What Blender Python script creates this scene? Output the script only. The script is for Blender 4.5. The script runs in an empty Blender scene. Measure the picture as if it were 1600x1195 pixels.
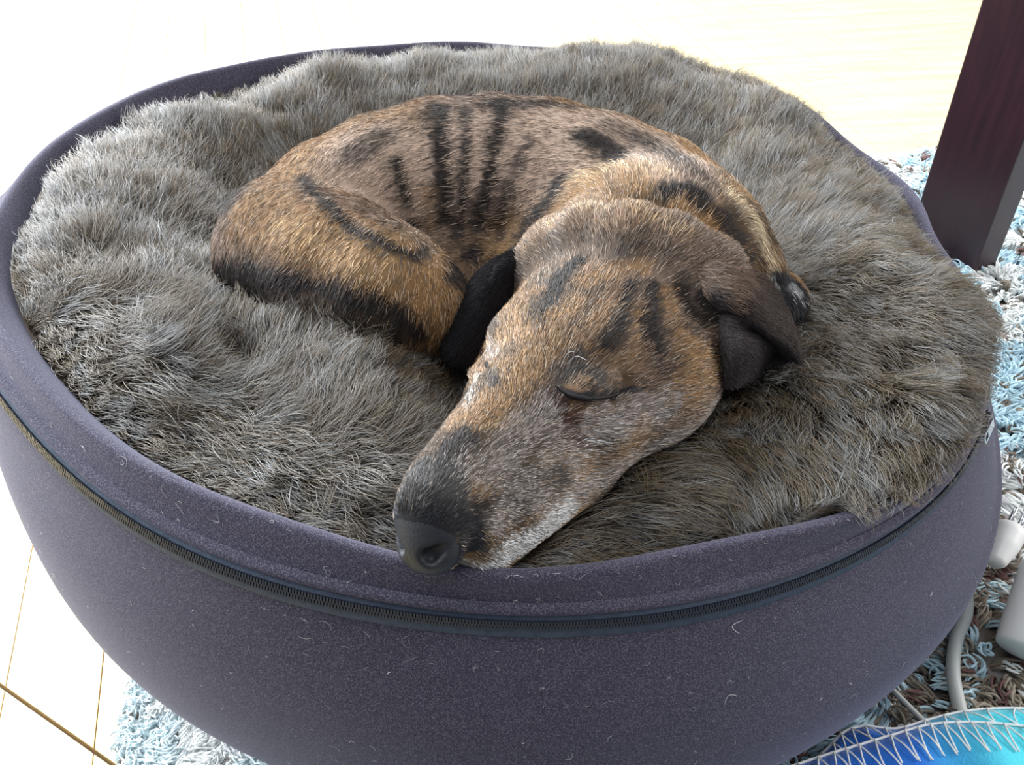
import bpy, bmesh, math, random, time
import numpy as np
from mathutils import Vector, Matrix
from mathutils.bvhtree import BVHTree

T0 = time.time()
rng = np.random.default_rng(7)
random.seed(7)
SC = bpy.context.scene
COL = SC.collection

# ------------------------------------------------------------------ camera
CAM = np.array([0.01, -0.58, 0.597]); PITCH, YAW, ROLL, FPX = 0.738, 0.023, -0.062, 1353.454
def cam_axes():
    cp, sp = math.cos(PITCH), math.sin(PITCH)
    f = np.array([0, cp, -sp]); u = np.array([0, sp, cp]); r = np.array([1., 0, 0])
    cr, sr = math.cos(ROLL), math.sin(ROLL)
    r, u = cr*r + sr*u, -sr*r + cr*u
    cy, sy = math.cos(YAW), math.sin(YAW)
    Y = np.array([[cy, -sy, 0], [sy, cy, 0], [0, 0, 1]])
    return Y@r, Y@u, Y@f
CR, CU, CF = cam_axes()
cd = bpy.data.cameras.new('camera'); cam = bpy.data.objects.new('camera', cd); COL.objects.link(cam)
cd.sensor_width = 36; cd.lens = 36*FPX/1600; cd.clip_start = 0.02
M = Matrix.Identity(4)
for i in range(3):
    M[i][0], M[i][1], M[i][2], M[i][3] = CR[i], CU[i], -CF[i], CAM[i]
cam.matrix_world = M
SC.camera = cam
cd.dof.use_dof = False

# ------------------------------------------------------------------ view, world, lights
SC.view_settings.view_transform = 'Standard'
SC.view_settings.look = 'None'
SC.view_settings.gamma = 1
SC.view_settings.use_curve_mapping = False
SC.view_settings.exposure = 0.14
w = bpy.data.worlds.new('world'); SC.world = w; w.use_nodes = True
bg = w.node_tree.nodes['Background']
bg.inputs[0].default_value = (0.78, 0.86, 1.0, 1); bg.inputs[1].default_value = 0.40

def aim(o, tgt):
    d = Vector(tgt) - o.location
    o.rotation_euler = d.to_track_quat('-Z', 'Y').to_euler()
def area(name, loc, tgt, sx, sy, power, color):
    l = bpy.data.lights.new(name, 'AREA'); l.shape = 'RECTANGLE'; l.size = sx; l.size_y = sy
    l.energy = power; l.color = color
    o = bpy.data.objects.new(name, l); COL.objects.link(o); o.location = loc; aim(o, tgt); return o
area('window_light', (-1.2, 2.9, 2.0), (0, 0.4, 0), 3.6, 2.2, 300, (0.93, 0.97, 1.0))
area('side_fill_light', (-1.6, 0.5, 1.1), (-0.2, 0, 0.2), 1.5, 1.3, 92, (0.90, 0.95, 1.0))  # unseen soft light added close on the left to brighten that side
area('ceiling_bounce_fill', (-.3, -.3, 2.5), (-.1, 0, 0), 1.6, 1.6, 24, (1.0, .98, .95))  # added overhead fill, stands for bounce off the unseen ceiling
area('right_window_light', (2.2, -.1, 1.0), (0.4, -.2, 0), 1.2, 1.0, 36, (1.0, 0.98, 0.95))

# ------------------------------------------------------------------ pixel -> world (photo frame 1600x1195)
def ray(px, py):
    d = CF + (px-800)/FPX*CR - (py-597.5)/FPX*CU
    return d/np.linalg.norm(d)
def W(px, py, z):
    d = ray(px, py); t = (z-CAM[2])/d[2]
    return CAM + t*d
# the bed's top is not level: its left side is plumper
PA, PB, PC = 0.252, -0.135, -0.03
def plane_z(x, y): return PA + PB*x + PC*y
def WP(px, py, dz=0.):
    d = ray(px, py)
    t = (PA + dz + PB*CAM[0] + PC*CAM[1] - CAM[2])/(d[2] - PB*d[0] - PC*d[1])
    return CAM + t*d

# ------------------------------------------------------------------ helpers
def link(name, me, mat=None, parent=None, smooth=True):
    o = bpy.data.objects.new(name, me); COL.objects.link(o)
    if mat is not None and me is not None:
        if not me.materials: me.materials.append(mat)
    if parent is not None: o.parent = parent
    if smooth and isinstance(me, bpy.types.Mesh) and len(me.polygons):
        me.polygons.foreach_set('use_smooth', [True]*len(me.polygons))
    return o
def mesh_from(name, V, F):
    me = bpy.data.meshes.new(name)
    me.from_pydata([tuple(map(float, v)) for v in V], [], [tuple(map(int, f)) for f in F]); me.update()
    return me
def tag(o, label=None, cat=None, group=None, kind=None):
    if label: o['label'] = label
    if cat: o['category'] = cat
    if group: o['group'] = group
    if kind: o['kind'] = kind
    return o
def empty(name, loc=(0, 0, 0)):
    o = bpy.data.objects.new(name, None); COL.objects.link(o); o.location = loc; return o
def smoothstep(a, b, x):
    t = np.clip((x-a)/(b-a), 0, 1); return t*t*(3-2*t)

class Noise:            # cheap smooth value noise in numpy
    def __init__(s, seed): s.t = np.random.default_rng(seed).random((32, 32, 32))
    def __call__(s, P, f):
        P = np.asarray(P)*f + 100.
        i = np.floor(P).astype(int); u = P-i; u = u*u*(3-2*u)
        r = 0
        for dx in (0, 1):
            for dy in (0, 1):
                for dz in (0, 1):
                    wgt = (u[:, 0] if dx else 1-u[:, 0])*(u[:, 1] if dy else 1-u[:, 1])*(u[:, 2] if dz else 1-u[:, 2])
                    r = r + wgt*s.t[(i[:, 0]+dx) & 31, (i[:, 1]+dy) & 31, (i[:, 2]+dz) & 31]
        return r
N1, N2, N3, N4 = Noise(1), Noise(2), Noise(3), Noise(4)

# materials
def new_mat(name):
    m = bpy.data.materials.new(name); m.use_nodes = True
    nt = m.node_tree; return m, nt, nt.nodes['Principled BSDF']
def simple(name, col, rough=0.6, metal=0., spec=0.5, sheen=0.):
    m, nt, b = new_mat(name)
    b.inputs['Base Color'].default_value = (*col, 1); b.inputs['Roughness'].default_value = rough
    b.inputs['Metallic'].default_value = metal; b.inputs['Specular IOR Level'].default_value = spec
    if sheen:
        b.inputs['Sheen Weight'].default_value = sheen; b.inputs['Sheen Roughness'].default_value = 0.4
    return m
def noisy(name, c1, c2, scale, rough=0.6, bump=0., bscale=None, sheen=0., stretch=(1, 1, 1), detail=5, spec=.3, sheen_tint=None):
    m, nt, b = new_mat(name)
    tc = nt.nodes.new('ShaderNodeTexCoord'); mp = nt.nodes.new('ShaderNodeMapping'); mp.inputs['Scale'].default_value = stretch
    n = nt.nodes.new('ShaderNodeTexNoise'); n.inputs['Scale'].default_value = scale; n.inputs['Detail'].default_value = detail
    r = nt.nodes.new('ShaderNodeValToRGB'); r.color_ramp.elements[0].position = .3; r.color_ramp.elements[1].position = .7
    r.color_ramp.elements[0].color = (*c1, 1); r.color_ramp.elements[1].color = (*c2, 1)
    nt.links.new(tc.outputs['Object'], mp.inputs[0]); nt.links.new(mp.outputs[0], n.inputs[0])
    nt.links.new(n.outputs[0], r.inputs[0]); nt.links.new(r.outputs[0], b.inputs['Base Color'])
    b.inputs['Roughness'].default_value = rough; b.inputs['Specular IOR Level'].default_value = spec
    if bump:
        n2 = nt.nodes.new('ShaderNodeTexNoise'); n2.inputs['Scale'].default_value = bscale or scale*4
        bp = nt.nodes.new('ShaderNodeBump'); bp.inputs['Strength'].default_value = bump; bp.inputs['Distance'].default_value = .001
        nt.links.new(mp.outputs[0], n2.inputs[0]); nt.links.new(n2.outputs[0], bp.inputs['Height']); nt.links.new(bp.outputs[0], b.inputs['Normal'])
    if sheen:
        b.inputs['Sheen Weight'].default_value = sheen; b.inputs['Sheen Roughness'].default_value = .45
        if sheen_tint: b.inputs['Sheen Tint'].default_value = (*sheen_tint, 1)
    return m
def hair_mat(name, rough=.35, spec=.5, attr='col', sheen=0.):
    m, nt, b = new_mat(name)
    a = nt.nodes.new('ShaderNodeAttribute'); a.attribute_name = attr
    nt.links.new(a.outputs['Color'], b.inputs['Base Color'])
    b.inputs['Roughness'].default_value = rough; b.inputs['Specular IOR Level'].default_value = spec
    return m

def tube_mesh(name, pts, rad, seg=10, closed=False, caps=True):
    P = np.array(pts, float); n = len(P)
    rad = np.broadcast_to(np.asarray(rad, float), (n,))
    if closed: Tn = np.roll(P, -1, 0)-np.roll(P, 1, 0)
    else: Tn = np.gradient(P, axis=0)
    Tn /= np.linalg.norm(Tn, axis=1)[:, None]+1e-12
    up = np.array([0, 0, 1.]) if abs(Tn[0][2]) < .9 else np.array([1., 0, 0])
    V = []; F = []
    nrm = np.cross(Tn[0], up); nrm /= np.linalg.norm(nrm)
    for i in range(n):
        nrm = nrm - Tn[i]*(nrm@Tn[i]); nrm /= np.linalg.norm(nrm); b = np.cross(Tn[i], nrm)
        for j in range(seg):
            a = 2*math.pi*j/seg
            V.append(P[i]+rad[i]*(math.cos(a)*nrm+math.sin(a)*b))
    for i in range(n if closed else n-1):
        k = (i+1) % n
        for j in range(seg):
            F.append((i*seg+j, i*seg+(j+1) % seg, k*seg+(j+1) % seg, k*seg+j))
    if caps and not closed:
        F.append(tuple(range(seg))[::-1]); F.append(tuple((n-1)*seg+j for j in range(seg)))
    return mesh_from(name, V, F)
def spline(pts, n=40):
    P = np.array(pts, float); m = len(P)
    if m == 2: return P[0]+(P[1]-P[0])*np.linspace(0, 1, n)[:, None]
    Q = np.vstack([2*P[0]-P[1], P, 2*P[-1]-P[-2]]); out = []
    for t in np.linspace(0, m-1-1e-9, n):
        i = int(t); u = t-i; a, b, c, d = Q[i:i+4]
        out.append(.5*((2*b)+(-a+c)*u+(2*a-5*b+4*c-d)*u*u+(-a+3*b-3*c+d)*u**3))
    return np.array(out)

def box_mesh(name, sx, sy, sz, bev=0.0, seg=2, tap=1.0):
    bm = bmesh.new(); bmesh.ops.create_cube(bm, size=1)
    for v in bm.verts:
        v.co.x *= sx; v.co.y *= sy; v.co.z *= sz
        if v.co.z < 0: v.co.x *= tap; v.co.y *= tap
    if bev: bmesh.ops.bevel(bm, geom=bm.edges[:], offset=bev, segments=seg, profile=.5, affect='EDGES')
    me = bpy.data.meshes.new(name); bm.to_mesh(me); bm.free(); return me

def make_curves(name, P, rad, col, mat, parent=None):
    """P (n,k,3) strand points, rad (n,k), col (n,3)"""
    n, k = P.shape[:2]
    hc = bpy.data.hair_curves.new(name); hc.add_curves([k]*n)
    hc.attributes['position'].data.foreach_set('vector', P.reshape(-1).astype(np.float32))
    ra = hc.attributes.get('radius') or hc.attributes.new('radius', 'FLOAT', 'POINT')
    ra.data.foreach_set('value', rad.reshape(-1).astype(np.float32))
    ca = hc.attributes.new('col', 'FLOAT_COLOR', 'POINT' if col.ndim == 3 else 'CURVE')
    c4 = np.ones((*col.shape[:-1], 4), np.float32); c4[..., :3] = col
    ca.data.foreach_set('color', c4.reshape(-1))
    hc.materials.append(mat)
    o = bpy.data.objects.new(name, hc); COL.objects.link(o)
    if parent is not None: o.parent = parent
    return o

def unit(v): return v/(np.linalg.norm(v, axis=-1, keepdims=True)+1e-12)
def idw_field(P, A, D, power=3.0, eps=.01):
    """direction field interpolated from anchors A with directions D"""
    out = np.zeros_like(P)
    for s in range(0, len(P), 20000):
        d = np.linalg.norm(P[s:s+20000, None, :]-A[None], axis=2)
        wg = 1/(d+eps)**power; out[s:s+20000] = wg@D/wg.sum(1)[:, None]
    return out

# ================================================================== FLOOR
def mk_floor():
    root = empty('floor'); tag(root, 'pale glossy wooden floorboards under rug and bed, washed out by window light', None, None, 'structure')
    wood = noisy('pale_wood', (.72, .55, .27), (.84, .68, .38), 6, rough=.25, bump=.1, bscale=60, stretch=(1, 9, 1), spec=.35)
    sub = noisy('subfloor', (.26, .18, .10), (.32, .24, .14), 5, .8)
    me = mesh_from('subfloor', [(-3, -1.5, -.012), (3, -1.5, -.012), (3, 4.5, -.012), (-3, 4.5, -.012)], [(0, 1, 2, 3)])
    tag(link('subfloor', me, sub, root, False), kind=None)
    ang = math.atan2(-1, .24); D = np.array([math.cos(ang), math.sin(ang)]); Nn = np.array([-D[1], D[0]])
    if Nn[0] < 0: Nn = -Nn
    # diagonal joint at the front left
    a = W(0, 1070, 0)[:2]; b = W(170, 1190, 0)[:2]; jd = unit(b-a); jn = np.array([-jd[1], jd[0]])
    def clip(poly, n, c, sgn):
        out = []
        for i in range(len(poly)):
            p, q = poly[i], poly[(i+1) % len(poly)]
            dp, dq = sgn*((p-c)@n), sgn*((q-c)@n)
            if dp >= 0: out.append(p)
            if (dp >= 0) != (dq >= 0): out.append(p+(q-p)*dp/(dp-dq))
        return out
    ref = W(1375, 170, 0)[:2]; off = ref@Nn
    lf_ = W(155, 1090, 0)[:2]@Nn-off; wd = abs(lf_)/round(abs(lf_)/.072); cnt = 0
    r2 = random.Random(3)
    for i in range(-34, 46):
        o0 = off+i*wd; s = -5.2+r2.random()*.6
        while s < 2.4:
            ln = 1.1+r2.random()*.8; s1 = s+ln
            g = .0005
            poly = [Nn*(o0+g)+D*(s+g), Nn*(o0+wd-g)+D*(s+g), Nn*(o0+wd-g)+D*(s1-g), Nn*(o0+g)+D*(s1-g)]
            s = s1
            c = sum(poly)/4
            if c[0] < -1.9 or c[0] > 2.7 or c[1] > 4.6 or c[1] < -1.3: continue
            if all(-.22 < p[0] < .3 and p[1] < .40 for p in poly): continue      # wholly under bed and rug
            if all(p[0] > -.2 and p[1] < .40 for p in poly): continue
            near = c[0] < .3 and any(p[1] < .1 for p in poly)
            for sgn in ((1, -1) if near else (1,)):
                q = clip(poly, jn, a-jn*sgn*-.0014, sgn) if near else poly
                if len(q) < 3: continue
                h = -.0002*r2.random()
                k = len(q); V = [(p[0], p[1], h) for p in q]+[(p[0], p[1], -.012) for p in q]
                area2 = sum(q[j][0]*q[(j+1) % k][1]-q[(j+1) % k][0]*q[j][1] for j in range(k))
                top = tuple(range(k)) if area2 > 0 else tuple(range(k))[::-1]
                F = [top]+[(j, (j+1) % k, k+(j+1) % k, k+j) for j in range(k)]
                BD.append((float(np.hypot(*(c-CAM[:2]))), V, F))
    BD.sort(key=lambda b: b[0])
    for d_, V, F in BD[:290]: link('floorboard', mesh_from('floorboard', V, F), wood, root, False)
    VV = []; FF = []
    for d_, V, F in BD[290:]: FF += [tuple(k+len(VV) for k in f) for f in F]; VV += V
    if VV: tag(link('far_floorboards', mesh_from('far_floorboards', VV, FF), wood, root, False), None, None, None, 'stuff')
    return root
BD = []
mk_floor()

# ================================================================== BED shape
rim_back = [(30, 274), (75, 228), (125, 191), (201, 151), (281, 120), (377, 98), (477, 80), (602, 70), (703, 64), (798, 70), (900, 74), (1001, 84), (1080, 103), (1151, 125), (1247, 158), (1302, 200), (1392, 271), (1428, 301), (1453, 371), (1498, 417), (1522, 472), (1530, 520)]
rim_right = [(1528, 580), (1515, 640), (1490, 705), (1450, 748)]
rim_front = [(0, 512), (70, 605), (125, 650), (200, 710), (301, 761), (367, 783), (452, 811), (552, 846), (648, 874), (800, 886), (900, 882), (1001, 869), (1101, 851), (1192, 828), (1302, 803), (1402, 776)]
zip_px = [(-40, 545), (0, 605), (30, 645), (75, 695), (151, 766), (251, 838), (351, 881), (452, 914), (552, 939), (653, 956), (798, 969), (900, 969), (1001, 961), (1101, 939), (1202, 916), (1302, 881), (1377, 841), (1423, 798), (1468, 758), (1505, 712), (1532, 665), (1537, 620), (1533, 570)]
def polar(pts, dz):
    A = np.array([WP(x, y, dz) for x, y in pts]); return np.arctan2(A[:, 1], A[:, 0]), np.hypot(A[:, 0], A[:, 1])
t1, r1 = polar(rim_back, .002); t2, r2_ = polar(rim_front, .004); t3, r3 = polar(rim_right, .002)
tt = np.r_[t1, t2, t3]; rr = np.r_[r1, r2_, r3]
def fourier_fit(t, r, order, lam):
    cols = [np.ones_like(t)]; reg = [0]
    for k in range(1, order+1): cols += [np.cos(k*t), np.sin(k*t)]; reg += [k*k, k*k]
    A = np.stack(cols, 1); return np.linalg.solve(A.T@A+lam*np.diag(reg), A.T@r)
def fourier_eval(c, t):
    r = c[0]+0*t
    for k in range(1, (len(c)-1)//2+1): r = r+c[2*k-1]*np.cos(k*t)+c[2*k]*np.sin(k*t)
    return r
cr_ = fourier_fit(tt, rr, 14, 2e-3)
def rim_r(t): return fourier_eval(cr_, t)
ZD = .024
tz, rz = polar(zip_px, -ZD)
tz2 = np.where(tz > 1.2, tz-2*np.pi, tz); o_ = np.argsort(tz2); tz2 = tz2[o_]; rz = rz[o_]
# fill the unseen back with rim + 14 mm
tb = np.linspace(.45, 2.4, 14)
cz_ = fourier_fit(np.r_[tz2, tb], np.r_[rz, rim_r(tb)+.014], 10, 2e-3)
def zip_r(t): return fourier_eval(cz_, t)
# bulge radius: control table (angle deg -> radius of the widest ring)
BUL_T = np.radians([-180, -150, -120, -90, -60, -30, 0, 30, 60, 90, 120, 150, 180])
BUL_R = np.array([.392, .392, .390, .390, .390, .392, .388, .378, .372, .372, .378, .386, .392])
def bul_r(t):
    t = (np.asarray(t)+np.pi) % (2*np.pi)-np.pi; return np.interp(t, BUL_T, BUL_R)

def shell_profile(t):
    """points (r, z) of the outer fabric, from inside the rim over the top and down to the floor"""
    x, y = math.cos(t), math.sin(t)
    R = rim_r(t); zr = plane_z(R*x, R*y); Z2 = zip_r(t); zz = plane_z(Z2*x, Z2*y)-ZD; B = bul_r(t); H = zr
    pts = [(R-.034, zr-.035), (R-.016, zr-.024), (R-.009, zr-.010), (R-.004, zr-.001), (R, zr+.0015), (R+.0035, zr-.0005),
           (R+(Z2-R)*.55, zr+(zz-zr)*.45), (Z2, zz), (Z2+(B-Z2)*.42, zz-.032), (Z2+(B-Z2)*.83, zz-.070), (B, H*.50), (B-.006, H*.33), (B-.028, H*.17), (B-.062, H*.05), (B-.09, .006), (B-.13, .004)]
    return np.array(pts)
def shell_point(t, s):
    pr = spline(shell_profile(t), 61); i = s*60; k = min(int(i), 59); p = pr[k]+(pr[k+1]-pr[k])*(i-k)
    return np.array([p[0]*math.cos(t), p[0]*math.sin(t), p[1]])
NT, NS = 220, 61
prof = np.array([spline(shell_profile(t), NS) for t in np.linspace(0, 2*np.pi, NT, endpoint=False)])
TT = np.linspace(0, 2*np.pi, NT, endpoint=False)
SP = np.stack([prof[:, :, 0]*np.cos(TT)[:, None], prof[:, :, 0]*np.sin(TT)[:, None], prof[:, :, 1]], 2)
# soft dents in the stuffed wall
sn = N1(SP.reshape(-1, 3)*np.array([1, 1, .6]), 7).reshape(NT, NS)-.5
wgt_ = smoothstep(.45, .62, np.linspace(0, 1, NS))
rad_dir = np.stack([np.cos(TT), np.sin(TT), 0*TT], 1)[:, None, :]
SP = SP+rad_dir*(sn*wgt_[None]*.010)[:, :, None]
SP[:, :, 2] = np.maximum(SP[:, :, 2], .0035)

bed = empty('dog_bed', (0, 0, 0))
tag(bed, 'round dark aubergine fabric pet bed with shaggy brown fur top, dog asleep in it', 'pet bed')
def fabric_mat():
    m, nt, b = new_mat('aubergine_velour')
    tc = nt.nodes.new('ShaderNodeTexCoord')
    n = nt.nodes.new('ShaderNodeTexNoise'); n.inputs['Scale'].default_value = 5; n.inputs['Detail'].default_value = 8
    r = nt.nodes.new('ShaderNodeValToRGB'); r.color_ramp.elements[0].position = .35; r.color_ramp.elements[1].position = .68
    r.color_ramp.elements[0].color = (.025, .023, .038, 1); r.color_ramp.elements[1].color = (.038, .034, .054, 1)
    # lint: fine pale fuzz
    n2 = nt.nodes.new('ShaderNodeTexNoise'); n2.inputs['Scale'].default_value = 1600; n2.inputs['Detail'].default_value = 1
    r2 = nt.nodes.new('ShaderNodeValToRGB'); r2.color_ramp.elements[0].position = .45; r2.color_ramp.elements[1].position = .8
    mx = nt.nodes.new('ShaderNodeMix'); mx.data_type = 'RGBA'; mx.inputs[7].default_value = (.16, .15, .19, 1)
    nt.links.new(tc.outputs['Object'], n.inputs[0]); nt.links.new(tc.outputs['Object'], n2.inputs[0])
    nt.links.new(n.outputs[0], r.inputs[0]); nt.links.new(n2.outputs[0], r2.inputs[0])
    nt.links.new(r2.outputs[0], mx.inputs[0]); nt.links.new(r.outputs[0], mx.inputs[6]); nt.links.new(mx.outputs[2], b.inputs['Base Color'])
    b.inputs['Roughness'].default_value = .85; b.inputs['Specular IOR Level'].default_value = .15
    b.inputs['Sheen Weight'].default_value = .17; b.inputs['Sheen Roughness'].default_value = .5; b.inputs['Sheen Tint'].default_value = (.75, .78, 1, 1)
    bp = nt.nodes.new('ShaderNodeBump'); bp.inputs['Strength'].default_value = .12; bp.inputs['Distance'].default_value = .0002
    nt.links.new(n2.outputs[0], bp.inputs['Height']); nt.links.new(bp.outputs[0], b.inputs['Normal'])
    return m
FAB = fabric_mat()
V = SP.reshape(-1, 3); F = []
for i in range(NT):
    k = (i+1) % NT
    for j in range(NS-1): F.append((i*NS+j, i*NS+j+1, k*NS+j+1, k*NS+j))
F.append(tuple(i*NS+NS-1 for i in range(NT)))
cover = link('fabric_cover', mesh_from('fabric_cover', V, F), FAB, bed)

# raised seam beading along the rim
# ---- fur surface height field
def edge_drop(t):
    """how far the fur base lies below the rim edge"""
    deg = np.degrees((t+np.pi) % (2*np.pi)-np.pi)
    return np.interp(deg, [-180, -120, -80, -68, -60, -52, -22, -15, 0, 20, 35, 45, 65, 78, 95, 110, 180], [.024, .021, .022, .018, .007, -.001, -.001, .006, .010, .010, .009, .005, .003, .008, .016, .024, .026])
BUMPS = []   # (px, py, radius m, height m)
for a in [(170, 330, .07, .012), (330, 230, .05, .012), (120, 430, .06, .010), (300, 480, .06, .012), (560, 620, .05, .018), (620, 560, .035, .012), (480, 560, .04, .008), (250, 610, .05, .008),
          (520, 150, .03, .006), (1000, 130, .04, .008), (1180, 220, .04, .008), (1350, 450, .05, .012), (1450, 560, .05, .018), (1400, 700, .04, .012),
          (435, 200, .015, -.014), (370, 585, .022, -.012), (1290, 560, .05, -.012), (1370, 640, .02, -.014), (1100, 800, .05, -.004), (1330, 500, .022, .010), (450, 520, .04, .016), (560, 545, .035, .016), (660, 570, .03, .010), (350, 440, .03, .008)]:
    q = WP(a[0], a[1], -.02); BUMPS.append((q[0], q[1], a[2], a[3]))
def bed_z(x, y):
    x = np.asarray(x, float); y = np.asarray(y, float)
    t = np.arctan2(y, x); r = np.hypot(x, y); R = rim_r(t); q = r/R
    z = plane_z(x, y) - edge_drop(t)
    z = z + .010*np.sin(np.clip((1-q)/.35, 0, 1)*np.pi) - .050*smoothstep(.28, .62, 1-q+.0)*1.0
    for bx, by, br, bh in BUMPS: z = z+bh*np.exp(-((x-bx)**2+(y-by)**2)/(2*(br*.6)**2))
    P = np.stack([x.ravel(), y.ravel(), 0*x.ravel()], 1)
    z = z+((N2(P, 11)-.5)*.014+(N3(P, 26)-.5)*.008).reshape(x.shape)*smoothstep(0, .12, 1-q)
    return z
NR = 70
def lin_in(t): return .010-.008*float(np.clip((.006-edge_drop(t))/.006, 0, 1))+.006*float(np.clip((edge_drop(t)-.021)/.004, 0, 1))
ts = np.linspace(0, 2*np.pi, NT, endpoint=False); qs = np.linspace(0, 1, NR+1)[1:]
X = np.array([[q*(rim_r(t)-lin_in(t))*math.cos(t) for q in qs] for t in ts]); Y = np.array([[q*(rim_r(t)-lin_in(t))*math.sin(t) for q in qs] for t in ts])
Zf = bed_z(X, Y)
V = [(0, 0, float(bed_z(np.array([0.]), np.array([0.]))[0]))]+[(X[i, j], Y[i, j], Zf[i, j]) for i in range(NT) for j in range(NR)]
F = []
for i in range(NT):
    k = (i+1) % NT; F.append((0, 1+i*NR, 1+k*NR))
    for j in range(NR-1): F.append((1+i*NR+j, 1+i*NR+j+1, 1+k*NR+j+1, 1+k*NR+j))
FURBASE = noisy('fur_backing', (.035, .026, .018), (.06, .045, .032), 30, .9)
furbase_me = mesh_from('fur_lining', V, F)
furbase = link('fur_lining', furbase_me, FURBASE, bed)
bed_bvh = BVHTree.FromPolygons([tuple(map(float, v)) for v in V], F)
print('bed', round(time.time()-T0, 1))

# ================================================================== DOG body as one smooth surface
from math import sin, cos
def eul(a, b, c):
    Rx = np.array([[1, 0, 0], [0, cos(a), -sin(a)], [0, sin(a), cos(a)]]); Ry = np.array([[cos(b), 0, sin(b)], [0, 1, 0], [-sin(b), 0, cos(b)]]); Rz = np.array([[cos(c), -sin(c), 0], [sin(c), cos(c), 0], [0, 0, 1]])
    return Rz@Ry@Rx
HR = eul(.204, -.159, -2.142); HT = np.array([.081, -.141, .271])
def H(x, y, z): return HR@np.array([x, y, z])+HT
PR = []   # primitives: (kind, data, k, op, group)
GK = {}   # group -> blend radius with everything before it
def group(name, k): GK[name] = k; group.cur = name
group.cur = None
def cone(a, b, ra, rb, k=.02, op=1): PR.append(('c', (np.array(a, float), np.array(b, float), ra, rb), k, op, group.cur))
def ell(c, r, rot=None, k=.02, op=1): PR.append(('e', (np.array(c, float), np.array(r, float), np.eye(3) if rot is None else rot), k, op, group.cur))
def prim_d(pr, P):
    kind, d = pr[0], pr[1]
    if kind == 'c':
        a, b, ra, rb = d; ab = b-a; t = np.clip(((P-a)@ab)/(ab@ab), 0, 1)
        return np.linalg.norm(P-a-t[:, None]*ab, axis=1)-(ra+(rb-ra)*t)
    c, r, Rm = d; q = (P-c)@Rm
    k0 = np.linalg.norm(q/r, axis=1); k1 = np.linalg.norm(q/(r*r), axis=1)
    return k0*(k0-1)/(k1+1e-9)
def prim_box(pr):
    kind, d = pr[0], pr[1]
    if kind == 'c': a, b, ra, rb = d; m = max(ra, rb); return np.minimum(a, b)-m, np.maximum(a, b)+m
    m = d[1].max(); return d[0]-m, d[0]+m
def smin(o, d, k):
    h = np.maximum(k-np.abs(o-d), 0)/k; return np.minimum(o, d)-h*h*k*.25
def smax(o, d, k):
    h = np.maximum(k-np.abs(o-d), 0)/k; return np.maximum(o, d)+h*h*k*.25
def field(P):
    out = np.full(len(P), .06); cur = 'none'; og = None
    for pr in PR:
        if pr[3] == 1 and pr[4] != cur:
            if og is not None: out = smin(out, og, GK[cur])
            cur = pr[4]; og = np.full(len(P), .06)
        if pr[3] == -1 and og is not None: out = smin(out, og, GK[cur]); og = None; cur = 'cut'
        k = pr[2]; lo, hi = prim_box(pr); mg = max(k, .03)+.012
        idx = np.nonzero(np.all((P > lo-mg) & (P < hi+mg), axis=1))[0]
        if not len(idx): continue
        d = prim_d(pr, P[idx])
        if pr[3] == 1: og[idx] = smin(og[idx], d, k)
        else: out[idx] = smax(out[idx], -d, k)
    if og is not None: out = smin(out, og, GK[cur])
    return out

#@@DOGSHAPE
def chain(L, k=.006):
    for a, b in zip(L[:-1], L[1:]): cone(W(*a[:3]), W(*b[:3]), a[3], b[3], k)
# torso, rump to shoulders (photo pixel + height)
group('torso', .02)
ell(W(740, 370, .235), (.15, .10, .05), None, .02)      # belly mass inside the curl
chain([(474, 386, .262, .053), (538, 344, .266, .058), (612, 314, .268, .0625), (690, 298, .268, .066), (770, 296, .268, .067), (850, 304, .266, .067), (930, 326, .264, .066), (1000, 354, .260, .064), (1048, 388, .256, .059), (1084, 428, .245, .048)])
# thigh and knee of the hind leg lying on the flank
group('thigh', .012)
chain([(462, 402, .268, .054), (530, 432, .275, .051), (600, 458, .278, .044), (648, 474, .276, .034)])
# shank folded back under the thigh, hock and hind paw
group('shank', .012)
chain([(650, 500, .255, .026), (560, 520, .238, .020), (470, 500, .228, .015), (600, 545, .228, .014), (680, 560, .228, .016)])
# shoulder blade and upper arm along the outer edge
group('arm', .02)
chain([(1085, 345, .258, .033), (1125, 382, .254, .031), (1162, 420, .244, .025), (1188, 452, .232, .020)])
# front paw peeping out behind the ear
group('paw', .006)
for (x, y, z, r) in [(1200, 454, .245, .015), (1218, 453, .248, .0135), (1233, 470, .244, .0125), (1231, 490, .238, .0115), (1216, 494, .238, .012)]:
    ell(W(x, y, z), (r, r, r), None, .006)
# neck core
group('neck', .02)
chain([(1075, 404, .272, .050), (1040, 376, .280, .050), (990, 385, .280, .046), (950, 412, .279, .046)])
# skin folds of the nape
group('fold2', .009)
chain([(835, 394, .262, .020), (870, 351, .282, .019), (925, 318, .297, .020), (995, 308, .305, .020), (1065, 324, .301, .020), (1125, 368, .289, .022), (1168, 414, .270, .020), (1183, 448, .25, .018)])
group('fold1', .008)
chain([(828, 424, .268, .019), (868, 390, .294, .018), (920, 371, .311, .019), (985, 370, .320, .019), (1050, 388, .316, .019), (1105, 422, .300, .020), (1142, 460, .280, .018)])
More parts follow.
